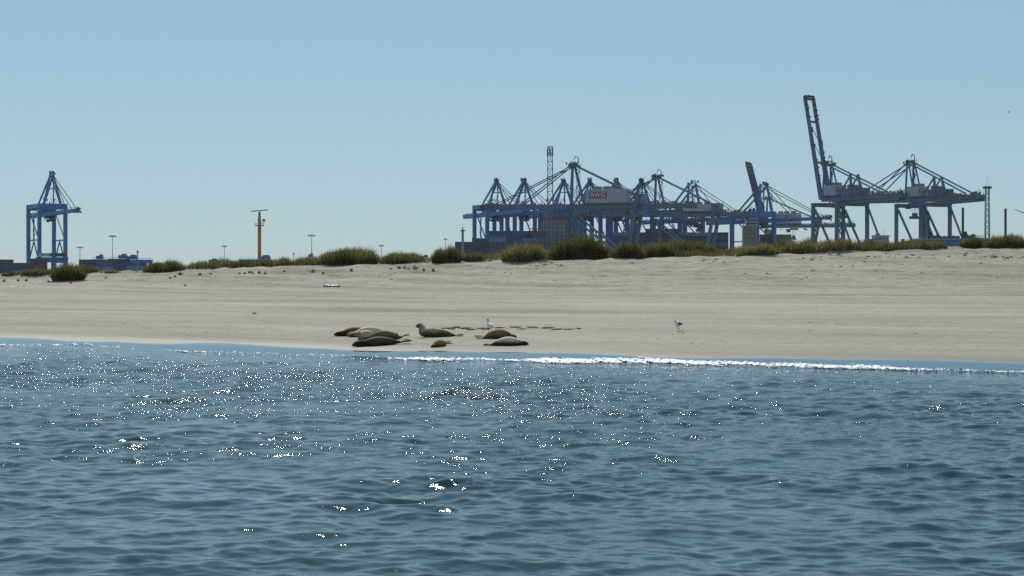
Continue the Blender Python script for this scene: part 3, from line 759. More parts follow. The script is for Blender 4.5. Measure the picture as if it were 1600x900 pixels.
def lattice_mast(x, ytop, Y, wb, wt, label, cat, head=None, ground=2.95, mat=None, panels=18):
    p = px(x, ytop, Y); o = empty('lattice_mast', (p.x, Y, ground)); tag(o, label, cat); H = p.z - ground; mat = mat or M['galv']
    cor = [(-1, -1), (1, -1), (1, 1), (-1, 1)]
    pt = lambda c_, z: Vector((c_[0] * (wb + (wt - wb) * z / H) / 2, c_[1] * (wb + (wt - wb) * z / H) / 2, z))
    for c_ in cor:
        q = MB(); q.bar(pt(c_, 0), pt(c_, H), .46); q.build('chord', mat, o)
    q = MB()
    for k in range(panels):
        z0, z1 = H * k / panels, H * (k + 1) / panels
        for i in range(4):
            a, b = cor[i], cor[(i + 1) % 4]
            q.bar(pt(a, z0), pt(b, z1) if k % 2 else pt(b, z1), .22); q.bar(pt(a, z1), pt(b, z1), .2)
    q.build('lacing', mat, o)
    return o, H
o, H = lattice_mast(859.5, 229, 1200, 4.0, 2.6, 'tall grey lattice telecom mast with panel antennas at its top', 'mast', mat=M['steel'])
for k in range(6):
    a = k * math.pi / 3 + .3
    q = MB(); q.box((math.cos(a) * 1.75, math.sin(a) * 1.75, H - 3.0 - (k % 2) * .8), (.35, .5, 5.0), rz=a); q.build('antenna', M['steel_dark'], o)
for zf, a in ((.62, .2), (.60, 2.6), (.56, 3.6)):
    q = MB(); q.tube((math.cos(a) * 1.8, math.sin(a) * 1.8 - .4, H * zf), (math.cos(a) * 1.8, math.sin(a) * 1.8 + .2, H * zf), .9, .9, 12); q.build('dish_antenna', M['galv'], o)
o, H = lattice_mast(1542.5, 295, 1200, 2.9, 1.9, 'pale lattice light tower with a dark lamp head right of the cranes', 'light mast', mat=M['galv'], panels=16)
q = MB(); q.box((0, 0, H + .2), (4.2, 4.2, .35))
for sx_ in (-1, 0, 1):
    for sy in (-1, 1): q.box((sx_ * 1.7, sy * 1.7, H + 1.0), (1.1, .8, 1.0))
q.build('lamp', M['steel_dark'], o)
q = MB(); q.tube((0, 0, H), (0, 0, H + 7.5), .12, .05, 6); q.build('aerial', M['galv'], o)
# thick lattice lamp at the left end of the container load
p = px(723, 361, 1300); o = empty('beacon', (p.x, 1300, 2.95)); tag(o, 'thick pale harbour light column in front of the leftmost containers', 'harbour light')
q = MB(); q.tube((0, 0, 0), (0, 0, p.z - 3), 1.15, .75, 10); q.build('column', M['galv'], o)
q = MB(); q.tube((0, 0, p.z - 3), (0, 0, p.z - 2.4), 1.7, 1.7, 12); q.build('platform', M['steel_dark'], o)
q = MB(); q.tube((0, 0, p.z - 2.4), (0, 0, p.z - .4), .5, .4, 8); q.tube((0, 0, p.z - .4), (0, 0, p.z + 2.0), .12, .06, 6); q.build('lantern', M['galv'], o)

# ochre radar tower
Y = 900; p = px(405.5, 334, Y); o = empty('radar_tower', (p.x, Y, 2.95)); tag(o, 'slim ochre radar tower with a rotating bar antenna on top', 'radar tower')
H = p.z - 2.95; k_ = Y / F
q = MB(); q.tube((0, 0, 0), (0, 0, H * .84), 3.0 * k_, 2.7 * k_, 14); q.build('column', M['ochre'], o)
q = MB(); q.tube((0, 0, H * .84), (0, 0, H * .97), 2.9 * k_, 2.2 * k_, 12); q.tube((0, 0, H * .78), (0, 0, H * .84), 2.4 * k_, 2.9 * k_, 12); q.build('radar_cabin', M['ochre'], o)
q = MB(); q.tube((0, 0, H * .97), (0, 0, H + 1.0), 1.9 * k_, 1.3 * k_, 10); q.build('turning_unit', M['steel_dark'], o)
q = MB(); q.bar((-13.2 * k_, .5, H + 1.1), (13.2 * k_, -1, H + 1.7), .4, .42); q.build('radar_antenna', M['tan'], o)
q = MB()
zb = H * .815
q.tube((0, 0, zb), (0, 0, zb + .35), 7 * k_, 7 * k_, 16)
q.build('gallery', M['galv'], o)
q = MB()
for k in range(14):
    a = k * math.pi / 7; c1 = Vector((math.cos(a) * 6.8 * k_, math.sin(a) * 6.8 * k_, zb + .3)); c2 = Vector((math.cos(a + math.pi / 7) * 6.8 * k_, math.sin(a + math.pi / 7) * 6.8 * k_, zb + .3))
    q.bar(c1, c1 + Vector((0, 0, 1.1)), .07); q.bar(c1 + Vector((0, 0, 1.1)), c2 + Vector((0, 0, 1.1)), .07)
q.build('handrail', M['galv'], o)
q = MB(); q.tube((6.8 * k_, 0, zb + .3), (6.8 * k_, 0, zb + 2.6), .12, .1, 6); q.tube((6.8 * k_, -.3, zb + 2.6), (6.8 * k_, .3, zb + 2.6), .7, .7, 10); q.build('dish_antenna', M['grey'], o)

# ------------------------------------------------------------------ right side: barge, building, pole, turbine
Y = 1000; a, b = px(1440, 375, Y), px(1545, 375, Y)
o = empty('barge', ((a.x + b.x) / 2, Y, 0)); tag(o, 'blue barge hull with tall dark legs seen in the gap of the right grass', 'barge')
W = b.x - a.x; zt = a.z
q = MB(); q.box((0, 12, (zt + .6) / 2 - .2), (W, 24, zt - 1.0)); 
for k in range(14): q.box((-W / 2 + 1.5 + k * (W - 3) / 13, -.06, zt / 2), (.3, .3, zt - 3))
q.build('hull', M['pale_blue'] if False else M['blue2'], o)
q = MB(); q.box((0, 11.9, zt + .35), (W + .6, 25, 1.1)); q.build('deck', M['pale_blue'], o)
q = MB()
for k in range(24): q.bar((-W / 2 + k * W / 23, -.3, zt + .9), (-W / 2 + k * W / 23, -.3, zt + 2.1), .1)
q.bar((-W / 2, -.3, zt + 2.1), (W / 2, -.3, zt + 2.1), .12); q.build('handrail', M['galv'], o)['kind'] = 'stuff'
for xx, yt in ((1452.5, 332), (1506.5, 324)):
    pp = px(xx, yt, Y); q = MB(); q.tube((pp.x - o.location.x, 3, .5), (pp.x - o.location.x, 3, pp.z), .62, .62, 12); q.build('leg', M['steel_dark'], o)
    q = MB(); q.box((pp.x - o.location.x + 1.2, 3, zt + 2.6), (1.1, 3, 3.4)); q.bar((pp.x - o.location.x + 1.4, 3, zt + 4), (pp.x - o.location.x + 3.0, 3, zt + 1), .6); q.build('leg_guide', M['steel_dark'], o)
for xx, wd_, hh in ((1516, 1.6, 1.4), (1523, 1.9, 2.0), (1478, 5, .9), (1492, 6, 1.1), (1466, 4, 1.4)):
    pp = px(xx, 375, Y); q = MB(); q.box((pp.x - o.location.x, 4, zt + .9 + hh / 2), (wd_, 3, hh)); q.tube((pp.x - o.location.x, 4, zt + .9 + hh), (pp.x - o.location.x, 4, zt + 1.3 + hh), .4, .3, 8); q.build('winch', M['steel_dark'], o)
pp = px(1571, 327, 1000); q = MB(); q.tube((0, 0, 0), (0, 0, pp.z - 2.95), .68, .6, 12); q.tube((0, 0, pp.z - 2.95), (0, 0, pp.z - 2.6), .75, .75, 12)
o = q.build('mooring_pole', M['steel_dark']); o.location = (pp.x, 1000, 2.95); tag(o, 'lone dark steel pole behind the grass at the right edge', 'pole')
Y = 1150; a, b = px(1366, 376, Y), px(1389, 369, Y); o = empty('harbour_building', ((a.x + b.x) / 2, Y, 2.95)); tag(o, 'low white harbour building between the legs of the tall right crane', 'building')
W = b.x - a.x; Hb = b.z - 2.95
q = MB(); q.box((0, 4, Hb / 2), (W, 8, Hb)); q.build('wall', M['white'], o)
q = MB(); q.box((0, 4, Hb + .25), (W + .8, 8.8, .5)); q.box((-1.5, 4, Hb + 1.1), (2.4, 2, 1.2)); q.bar((2, 3, Hb + .5), (2, 3, Hb + 4), .15); q.build('roof', M['grey'], o)
for k in range(5):
    q = MB(); q.box((-W / 2 + 1 + k * (W - 2) / 4, -.05, Hb - 1.4), (1.0, .2, 1.0)); q.build('window', M['glass'], o)
q = MB(); q.box((-W / 2 - 2.6, 4, Hb / 2 - .8), (4.6, 7, Hb - 1.6)); q.build('annex', M['grey'], o)
a = px(1419, 376, 1100); o = empty('site_vehicle', (a.x, 1100, a.z - 3.2)); 
tag(o, 'small rust red work vehicle on the quay left of the striped grass', 'vehicle') ; o['label'] = 'small rust red work vehicle between the rightmost crane legs above the grass'
q = MB(); q.box((0, 0, 2.2), (4.6, 2.2, 1.5)); q.box((-3.0, 0, 2.8), (1.6, 2.2, 2.6)); q.box((1.5, 0, 3.4), (1.4, 1.8, 1.0)); q.build('body', M['brown'], o)
for dx in (-3, 0.2, 2.0):
    q = MB(); q.tube((dx, -1.25, 1.4), (dx, 1.25, 1.4), .7, .7, 12); q.build('wheel', M['steel_dark'], o)
q = MB(); q.box((0, 0, (.7 - (a.z - 3.2) + 2.95) / 2), (9, 4, .7 + (a.z - 3.2) - 2.95)); ob = q.build('quay_ramp', M['grey']); ob.location = o.location; tag(ob, kind='structure')
# wind turbine past the right edge: one blade reaches into the picture
Y = 2200; hub = px(1640, 347, Y); o = empty('wind_turbine', (hub.x, Y, 2.95)); tag(o, 'pale wind turbine of which one blade tip enters at the right edge', 'wind turbine')
q = MB(); q.tube((0, 3, 0), (0, 3, hub.z - 2.95), 2.2, 1.3, 14); q.build('tower', M['grey'], o)
q = MB(); q.box((0, 2.5, hub.z - 2.95), (3.2, 7, 3.2)); q.build('nacelle', M['grey'], o)
for k in range(3):
    a0 = math.atan2(327 - 347, 1583 - 1640); a_ = a0 + k * 2 * math.pi / 3
    dirv = Vector((math.cos(a_), 0, -math.sin(a_))); L_ = 60.4 / F * Y * 1.0
    q = MB(); q.bar(Vector((0, -1.5, hub.z - 2.95)) + dirv * 1.2, Vector((0, -1.8, hub.z - 2.95)) + dirv * L_, 1.6, 1.9, w1=.3, h1=.5); q.build('blade', M['steel_dark'], o)

# ------------------------------------------------------------------ dune grass
def grass_mat(name, a, b, c_, d_):
    m, nt, nd, lk, bs = new_mat(name)
    at = nd.new('ShaderNodeAttribute'); at.attribute_name = 'tint'
    r = ramp(nt, at.outputs['Fac'], [(0.0, a), (0.45, b), (0.75, c_), (1.0, d_)])
    lk.new(r.outputs[0], bs.inputs['Base Color']); bs.inputs['Roughness'].default_value = 0.7
    bs.inputs['Specular IOR Level'].default_value = 0.2
    tr = nd.new('ShaderNodeBsdfTranslucent'); lk.new(r.outputs[0], tr.inputs['Color'])
    mxs = nd.new('ShaderNodeMixShader'); mxs.inputs[0].default_value = 0.42
    lk.new(bs.outputs[0], mxs.inputs[1]); lk.new(tr.outputs[0], mxs.inputs[2]); lk.new(mxs.outputs[0], nd['Material Output'].inputs['Surface'])
    return m
M['grass'] = grass_mat('marram_grass', (0.078, 0.082, 0.024, 1), (0.158, 0.150, 0.045, 1), (0.22, 0.195, 0.065, 1), (0.40, 0.33, 0.15, 1))
M['grass_dry'] = grass_mat('dry_marram', (0.085, 0.085, 0.026, 1), (0.19, 0.165, 0.052, 1), (0.30, 0.235, 0.09, 1), (0.46, 0.36, 0.17, 1))

def blades(P, H, Wd, lean, tint, seed):
    """numpy: three-segment tapering grass blades -> verts, faces, tint"""
    rs = np.random.RandomState(seed); n = len(P)
    az = rs.uniform(0, 2 * np.pi, n); side = np.stack([np.cos(az), np.sin(az), np.zeros(n)], 1)
    V = []
    for t, wf in ((0, 1.0), (.45, .9), (.8, .55), (1.0, .08)):
        c = P + np.stack([lean[:, 0] * t ** 1.8, lean[:, 1] * t ** 1.8, H * t * (1 - .12 * t)], 1)
        V += [c - side * (Wd * wf / 2)[:, None], c + side * (Wd * wf / 2)[:, None]]
    V = np.stack(V, 1)                                  # n,8,3
    base = (np.arange(n) * 8)[:, None, None]
    q = np.array([[0, 1, 3, 2], [2, 3, 5, 4], [4, 5, 7, 6]])[None] + base
    return V.reshape(-1, 3), q.reshape(-1, 4), np.repeat(tint, 8)

def grass_object(name, V, q, tint, mat):
    me = bpy.data.meshes.new(name)
    me.vertices.add(len(V)); me.vertices.foreach_set('co', V.reshape(-1).astype(np.float32))
    me.loops.add(q.size); me.loops.foreach_set('vertex_index', q.reshape(-1).astype(np.int32))
    me.polygons.add(len(q)); me.polygons.foreach_set('loop_start', np.arange(0, q.size, 4, dtype=np.int32))
    me.polygons.foreach_set('loop_total', np.full(len(q), 4, np.int32)); me.update(calc_edges=True)
    at = me.attributes.new('tint', 'FLOAT', 'POINT'); at.data.foreach_set('value', tint.astype(np.float32))
    return link_mesh(name, me, None, (mat,))

def grass_clump(x0, x1, ytop, ybase, n, seed, label=None, group=None, mat=None, Y=None, dry=0.0, skew=0.0, name='grass_clump'):
    rs = np.random.RandomState(seed)
    xm = (x0 + x1) / 2
    g = hit(xm, ybase) if Y is None else Vector(((xm - 800) / F * Y, Y, float(sand_z((xm - 800) / F * Y, Y))))
    k = g.y / F; a = (x1 - x0) / 2 * k; Htot = (ybase - ytop) * k
    # points in an ellipse footprint, height follows a dome with lumps
    r = np.sqrt(rs.uniform(0, 1, n)); th = rs.uniform(0, 2 * np.pi, n)
    lx = r * np.cos(th) * a * .93; ly = r * np.sin(th) * min(a * .8, 2.6)
    dome = np.sqrt(np.clip(1 - (lx / a) ** 2, 0, 1)) ** .8 * (1 + skew * lx / a)
    lumpn = 1 + .16 * fnoise(lx, ly, max(.9, a * .55), seed + 3, 4)
    H = Htot * np.clip(dome * lumpn, .22, 1.15) * np.where(rs.rand(n) < .06, rs.uniform(1.0, 1.18, n), rs.uniform(.5, 1.0, n))
    P = np.stack([lx, ly, np.zeros(n)], 1)
    gx, gy = g.x + lx, g.y + min(a * .8, 2.6) * .6 + ly
    P[:, 2] = sand_z(gx, gy) - g.z - .05
    P[:, 1] += min(a * .8, 2.6) * .6
    lean = np.stack([lx / a * .30 * Htot + rs.normal(0, .13, n) * H + .06 * H, ly * .12 + rs.normal(0, .13, n) * H], 1)
    tint = np.clip(rs.beta(2, 3, n) * .95 + dry + .12 * fnoise(lx, ly, a * .8 + .5, seed + 9, 4), 0, 1)
    V, q, t = blades(P, H, rs.uniform(.022, .05, n), lean, tint, seed + 1)
    o = grass_object(name, V, q, t, mat or M['grass']); o.location = g
    if label: tag(o, label, 'dune grass', group)
    else: o['kind'] = 'stuff'
    return o
GC = 'rounded dune grass clumps along the crest'
CL = [(78, 130, 408, 438, 2600, 'dark rounded grass clump in front of the dune at the far left, lowest of all', 0, -.2),
      (27, 84, 416, 430, 1500, 'low grass clump under the solitary blue crane', .05, 0),
      (0, 30, 422, 431, 700, 'low grass clump cut by the left picture edge', .0, 0),
      (110, 152, 412, 427, 1300, 'grass clump trailing right behind the dark far left clump', .05, -.3),
      (161, 185, 419, 427, 500, 'little yellowish grass clump below the left stacking cranes', .3, 0),
      (219, 288, 406, 423, 2400, 'broad dark grass clump in the middle of the left crest, gap on its right', .0, .1),
      (490, 590, 384, 413, 5200, 'tallest broad grass thicket right of the slim light mast', .05, .15),
      (592, 662, 394, 411, 2600, 'lower tapering grass thicket right of the tallest one, under a light mast', .12, -.25),
      (674, 721, 382, 410, 2900, 'rounded green grass bush standing alone left of the ship load', .0, 0),
      (716, 754, 393, 408, 1300, 'low yellow green clump attached right of the lone rounded bush', .1, 0),
      (783, 852, 377, 407, 3600, 'straw topped rounded grass clump below the crane with banded boom tip', .22, .0),
      (862, 912, 370, 405, 3000, 'dark green grass clump, left one of the tall touching pair', -.08, .1),
      (893, 948, 366, 404, 3300, 'dark green grass clump, right and highest one of the tall touching pair', -.06, -.2),
      (955, 1006, 375, 402, 2600, 'dark grass clump right of the tall touching pair', -.03, 0),
      (1007, 1052, 377, 402, 2200, 'grass clump below the second grey A frame', .08, 0),
      (1040, 1116, 373, 400, 3600, 'wide striped grass clump below the slanting legs of the middle grey crane', .08, -.15),
      (1150, 1190, 382, 399, 1300, 'brown heathery clump beneath the cream ship tower', .35, 0),
      (1176, 1212, 378, 398, 1300, 'straw coloured clump right below the small hanging spreader', .3, 0),
      (1500, 1545, 368, 388, 2300, 'dark grass clump right of the blue barge', .05, .3),
      (1540, 1612, 363, 387, 4000, 'tall dark grass thicket at the right picture edge', .02, .1)]
for i, (x0, x1, yt, yb, n, lb, dr, sk) in enumerate(CL):
    grass_clump(x0, x1, yt, yb, int(n * 1.15), 50 + 5 * i, lb, GC, dry=dr, skew=sk, mat=M['grass_dry'] if dr > .2 else M['grass'])

def hedge(name, x0, x1, tops, ybase0, ybase1, n, seed, mat, dry=0.0):
    rs = np.random.RandomState(seed)
    pxs = rs.uniform(x0, x1, n); yb = ybase0 + (ybase1 - ybase0) * (pxs - x0) / (x1 - x0)
    cx = np.linspace(x0, x1, 60); Yc = np.array([hit(x, ybase0 + (ybase1 - ybase0) * (x - x0) / (x1 - x0)).y for x in cx])
    Yc = np.convolve(np.pad(Yc, 4, mode='edge'), np.ones(9) / 9, 'valid')
    Yb = np.interp(pxs, cx, Yc) + rs.uniform(0, 4.5, n)
    X = (pxs - 800) / F * Yb; z = sand_z(X, Yb) - .05
    top = np.interp(pxs, [t[0] for t in tops], [t[1] for t in tops])
    H0 = np.maximum((yb - top) / F * Yb, .25)
    clump = 1 + .22 * fnoise(X, Yb * .6, 2.2, seed + 2, 6)
    H = H0 * np.clip(clump, .5, 1.25) * np.where(rs.rand(n) < .06, rs.uniform(1.0, 1.2, n), rs.uniform(.5, 1.0, n))
    lean = np.stack([rs.normal(.05, .2, n) * H, rs.normal(0, .2, n) * H], 1)
    tint = np.clip(rs.beta(2, 3, n) * .9 + dry + .22 * fnoise(X, Yb * .5, 3.0, seed + 5, 5), 0, 1)
    V, q, t = blades(np.stack([X, Yb, z], 1), H, rs.uniform(.022, .05, n), lean, tint, seed + 1)
    o = grass_object(name, V, q, t, mat); o['kind'] = 'stuff'; o['label'] = 'continuous belt of marram grass along the dune crest'
hedge('dune_grass', 288, 495, [(288, 412), (310, 408), (345, 403), (400, 405), (430, 400), (460, 402), (495, 398)], 421, 414, 9000, 301, M['grass'], .1)
hedge('dune_grass', 560, 672, [(560, 400), (672, 406)], 412, 411, 2200, 303, M['grass'], .1)
hedge('dune_grass', 715, 1130, [(715, 402), (780, 396), (850, 390), (870, 386), (945, 384), (1000, 382), (1050, 380), (1130, 392)], 408, 400, 9500, 305, M['grass'], .1)
hedge('dune_grass', 1105, 1480, [(1105, 390), (1130, 394), (1150, 388), (1190, 381), (1240, 374), (1255, 371), (1290, 375), (1325, 372), (1360, 377), (1400, 375), (1440, 372), (1470, 377), (1480, 385)], 400, 388.5, 17000, 311, M['grass_dry'], .06)
hedge('dune_grass', -40, 230, [(-40, 424), (40, 424), (150, 421), (230, 424)], 431, 425, 2200, 317, M['grass'], .1)
hedge('dune_grass', 1605, 1800, [(1605, 366), (1800, 362)], 387, 384, 4000, 321, M['grass'], .1)

# small loose tufts on the sand slope
TG = 'small grass tufts on the bare dune slope'
TUF = sorted([(6, 440), (28, 439), (41, 439), (75, 441), (110, 443), (165, 435), (266, 435), (273, 433), (281, 430, 1.5), (312, 430), (329, 429), (374, 428), (382, 428), (390, 427, 1.4), (395, 428), (405, 427), (414, 428), (444, 425),
       (488, 426, 1.8), (505, 428), (549, 424, 1.3), (611, 421, 1.2), (624, 420, 1.5), (632, 420), (638, 421), (649, 421, 2.0), (662, 423), (677, 424, 1.3), (289, 447)])
for i, t in enumerate(TUF):
    sc = t[2] if len(t) > 2 else 1.0
    grass_clump(t[0] - 2.0 * sc, t[0] + 2.0 * sc, t[1] - 5.0 * sc, t[1], 42, 700 + i, f'small sparse green grass tuft on the bare slope, {nth(i + 1)} from the left', TG, name='grass_tuft', mat=M['grass'], dry=.05)

# ------------------------------------------------------------------ pebbles, wrack, litter
m, nt, nd, lk, bs = new_mat('dark_wrack'); bs.inputs['Base Color'].default_value = (0.055, 0.045, 0.03, 1); bs.inputs['Roughness'].default_value = 0.7; M['wrack'] = m
m, nt, nd, lk, bs = new_mat('pebble'); bs.inputs['Base Color'].default_value = (0.12, 0.11, 0.095, 1); bs.inputs['Roughness'].default_value = 0.8; M['pebble'] = m
m, nt, nd, lk, bs = new_mat('white_plastic'); bs.inputs['Base Color'].default_value = (0.8, 0.8, 0.8, 1); bs.inputs['Roughness'].default_value = 0.4; M['plastic'] = m
def lump(q, c, r, rs_, flat=.5):
    """low irregular stone"""
    vs = []; n = 6
    for (zz, rr) in ((0, .8), (.35, 1.0), (.8, .6)):
        for k in range(n):
            a = 2 * math.pi * k / n + zz; j = rs_.uniform(.7, 1.25)
            vs.append((c[0] + math.cos(a) * r * rr * j, c[1] + math.sin(a) * r * rr * j, c[2] + zz * r * flat))
    vs.append((c[0], c[1], c[2] + r * flat))
    fs_ = [(i + n * l, (i + 1) % n + n * l, (i + 1) % n + n * (l + 1), i + n * (l + 1)) for l in range(2) for i in range(n)] + [(2 * n + i, 2 * n + (i + 1) % n, 3 * n) for i in range(n)]
    q.add(vs, fs_)
q = MB(); r_ = random.Random(3)
for k in range(420):
    if r_.random() < .62: x, y = r_.uniform(0, 1600), r_.uniform(402, 470)
    else: x, y = r_.uniform(0, 1600), r_.uniform(455, 540)
    if y < 432 - x * .028: continue
    p = hit(x, y)
    if y > 0 and p.y < float(edge(p.x)) + 2.5: continue
    lump(q, (p.x, p.y, p.z - .02), r_.uniform(.03, .11) * (1.5 if y < 440 else .8), r_)
for (cx, cy, n) in ((1290, 396, 20), (1310, 399, 16), (1260, 403, 14), (1385, 401, 16), (1420, 402, 18), (1500, 398, 10), (1560, 402, 14), (1590, 404, 12), (1115, 408, 12), (850, 412, 30)):
    for k in range(n):
        p = hit(cx + r_.gauss(0, 14), cy + r_.gauss(0, 1.8)); lump(q, (p.x, p.y, p.z - .03), r_.uniform(.06, .2), r_)
tag(q.build('pebbles', M['pebble']), kind='stuff')

WG = 'dark seaweed scraps along the tide line behind the seals'
pts = [(697, 513.5), (704, 514.5), (713, 512.5), (717, 511.5), (724, 514), (731, 515), (728, 513.2), (737, 515.5), (752, 514), (758, 515.2), (764, 513.8), (781, 512.6), (803, 511.6), (808, 512), (815, 515), (830, 511.8), (836, 512.4), (853, 513.4), (858, 512.4), (868, 515.4), (876, 514.6), (889, 515.2), (907, 514), (749, 526), (700, 537)]; pts.sort()
for i, (x, y) in enumerate(pts):
    q = MB(); p = hit(x, y); rr = random.Random(900 + i)
    for k in range(5): lump(q, (rr.uniform(-.12, .12), rr.uniform(-.1, .1), -.01), rr.uniform(.04, .085), rr, .6)
    for k in range(4):
        a = rr.uniform(0, 6.28); q.bar((0, 0, .03), (math.cos(a) * .22, math.sin(a) * .18, .03), .035, .02)
    o = q.build('seaweed', M['wrack']); o.location = p; tag(o, f'dark seaweed scrap on the tide line by the seals, {nth(i + 1)} from the left', 'seaweed', WG)
for i, (x, y) in enumerate(sorted([(297, 523.5), (303, 524.5), (322, 524), (340, 522.5), (355, 521), (372, 517), (412, 512.5), (418, 511), (442, 511.2), (463, 509.5), (466, 509), (441, 530), (1128, 532), (1318, 508), (1318, 562)])):
    q = MB(); p = hit(x, y); rr = random.Random(960 + i)
    for k in range(3): lump(q, (rr.uniform(-.12, .12), rr.uniform(-.1, .1), -.01), rr.uniform(.03, .06), rr, .4)
    o = q.build('seaweed', M['wrack']); o.location = p; tag(o, f'tiny dark wrack scrap on the open sand, {nth(i + 1)} from the left', 'seaweed', 'tiny wrack scraps scattered on the open sand')

p = hit(518, 447.5); rr = random.Random(5)
q = MB(); nx, ny = 14, 6; vs = []
for j in range(ny):
    for i in range(nx):
        vs.append((-.7 + 1.4 * i / (nx - 1) + rr.uniform(-.04, .04), -.4 + .8 * j / (ny - 1) + rr.uniform(-.05, .05), .02 + .20 * abs(math.sin(i * 1.3 + j)) * rr.uniform(.2, 1)))
q.add(vs, [(j * nx + i, j * nx + i + 1, (j + 1) * nx + i + 1, (j + 1) * nx + i) for j in range(ny - 1) for i in range(nx - 1)])
o = q.build('plastic_sheet', M['plastic']); o.location = p; tag(o, 'crumpled white plastic sheet lying high on the beach, left of centre', 'plastic sheet')
for i, (x, y) in enumerate(sorted([(20, 449), (36, 448), (52, 446.5), (44, 447.5)])):
    q = MB(); p = hit(x, y); rr = random.Random(40 + i)
    for k in range(3): lump(q, (rr.uniform(-.2, .2), rr.uniform(-.1, .1), -.01), rr.uniform(.07, .13), rr, .7)
    o = q.build('shell_heap', M['plastic']); o.location = p; tag(o, f'little pale shell heap at the far left of the beach, {nth(i + 1)} from the left', 'shells', 'pale shell heaps on the upper beach at the far left')
# eroded dark edge below the straw topped clump
# ------------------------------------------------------------------ animals
def catmull(pts, n):
    P = np.array(pts, float); m_ = len(P); out = []
    ts = np.linspace(0, m_ - 1, n)
    for t in ts:
        i = min(int(t), m_ - 2); f = t - i
        p0, p1, p2, p3 = P[max(i - 1, 0)], P[i], P[i + 1], P[min(i + 2, m_ - 1)]
        out.append(.5 * ((2 * p1) + (-p0 + p2) * f + (2 * p0 - 5 * p1 + 4 * p2 - p3) * f * f + (-p0 + 3 * p1 - 3 * p2 + p3) * f ** 3))
    return np.array(out)
def loft(q, stations, n=40, m_=18, mi=0):
    """stations rows: x, y, z, half width, half height"""
    S_ = catmull(stations, n); S_[:, 3:] = np.maximum(S_[:, 3:], .004)
    b = []
    T = np.gradient(S_[:, :3], axis=0); T /= np.linalg.norm(T, axis=1)[:, None] + 1e-9
    for i in range(n):
        t = Vector(T[i]); side = t.cross(Vector((0, 0, 1)))
        side = side.normalized() if side.length > 1e-4 else Vector((0, 1, 0)); up = side.cross(t)
        c = Vector(S_[i, :3])
        for k in range(m_):
            a = 2 * math.pi * k / m_; ca, sa = math.cos(a), math.sin(a)
            b.append(c + side * (S_[i, 3] * ca) + up * (S_[i, 4] * sa))
    fs_ = [(i * m_ + k, i * m_ + (k + 1) % m_, (i + 1) * m_ + (k + 1) % m_, (i + 1) * m_ + k) for i in range(n - 1) for k in range(m_)]
    fs_ += [tuple(range(m_ - 1, -1, -1)), tuple((n - 1) * m_ + k for k in range(m_))]
    q.add(b, fs_, mi)
def fuse(q, voxel, sm=4):
    me = q.mesh('tmp'); o = bpy.data.objects.new('tmp', me); C.objects.link(o)
    md = o.modifiers.new('r', 'REMESH'); md.mode = 'VOXEL'; md.voxel_size = voxel
    s_ = o.modifiers.new('s', 'SMOOTH'); s_.iterations = sm; s_.factor = .5
    dg = bpy.context.evaluated_depsgraph_get(); r = bpy.data.meshes.new_from_object(o.evaluated_get(dg))
    bpy.data.objects.remove(o); bpy.data.meshes.remove(me)
    r.polygons.foreach_set('use_smooth', [True] * len(r.polygons)); r.materials.clear()
    return r

def fur(name, top, low, spot, split=.14, soft=.10, spots=.5, head=None, headx=.35):
    """back colour over flank colour (coat pattern in the animal's own space), dark blotches, optional dark wet head"""
    m, nt, nd, lk, bs = new_mat(name)
    tc = nd.new('ShaderNodeTexCoord'); s_ = nd.new('ShaderNodeSeparateXYZ'); lk.new(tc.outputs['Object'], s_.inputs[0])
    n1 = noise(nt, 4.0, 3); hz = math_node(nd, lk, 'ADD', s_.outputs[2], math_node(nd, lk, 'MULTIPLY', n1.outputs['Fac'], .14))
    mr = nd.new('ShaderNodeMapRange'); lk.new(hz, mr.inputs['Value']); mr.inputs['From Min'].default_value = split + .07 - soft; mr.inputs['From Max'].default_value = split + .07 + soft
    mx = nd.new('ShaderNodeMix'); mx.data_type = 'RGBA'; lk.new(mr.outputs[0], mx.inputs['Factor']); mx.inputs['A'].default_value = low; mx.inputs['B'].default_value = top  # lighter top over darker flank: backlighting painted into the coat colour
    n2 = noise(nt, 22, 2); r = ramp(nt, n2.outputs['Fac'], [(.36, spot), (.5, (1, 1, 1, 1))])
    mm = nd.new('ShaderNodeMix'); mm.data_type = 'RGBA'; mm.blend_type = 'MULTIPLY'; mm.inputs['Factor'].default_value = spots
    lk.new(mx.outputs['Result'], mm.inputs['A']); lk.new(r.outputs[0], mm.inputs['B']); out = mm.outputs['Result']
    if head:
        hr = nd.new('ShaderNodeMapRange'); lk.new(s_.outputs[0], hr.inputs['Value']); hr.inputs['From Min'].default_value = headx - .12; hr.inputs['From Max'].default_value = headx + .12
        hm = nd.new('ShaderNodeMix'); hm.data_type = 'RGBA'; lk.new(hr.outputs[0], hm.inputs['Factor']); lk.new(out, hm.inputs['A']); hm.inputs['B'].default_value = head; out = hm.outputs['Result']
    tr_ = nd.new('ShaderNodeMapRange'); lk.new(s_.outputs[0], tr_.inputs['Value']); tr_.inputs['From Min'].default_value = -.55; tr_.inputs['From Max'].default_value = -.72
    tm = nd.new('ShaderNodeMix'); tm.data_type = 'RGBA'; lk.new(tr_.outputs[0], tm.inputs['Factor']); lk.new(out, tm.inputs['A']); tm.inputs['B'].default_value = mul(low, .45); out = tm.outputs['Result']
    lk.new(out, bs.inputs['Base Color']); bs.inputs['Roughness'].default_value = .75; bs.inputs['Specular IOR Level'].default_value = .18
    bp = nd.new('ShaderNodeBump'); bp.inputs['Strength'].default_value = .15; bp.inputs['Distance'].default_value = .02
    n3 = noise(nt, 60, 3, vscale=(.3, 1, 1)); lk.new(n3.outputs['Fac'], bp.inputs['Height']); lk.new(bp.outputs[0], bs.inputs['Normal'])
    return m
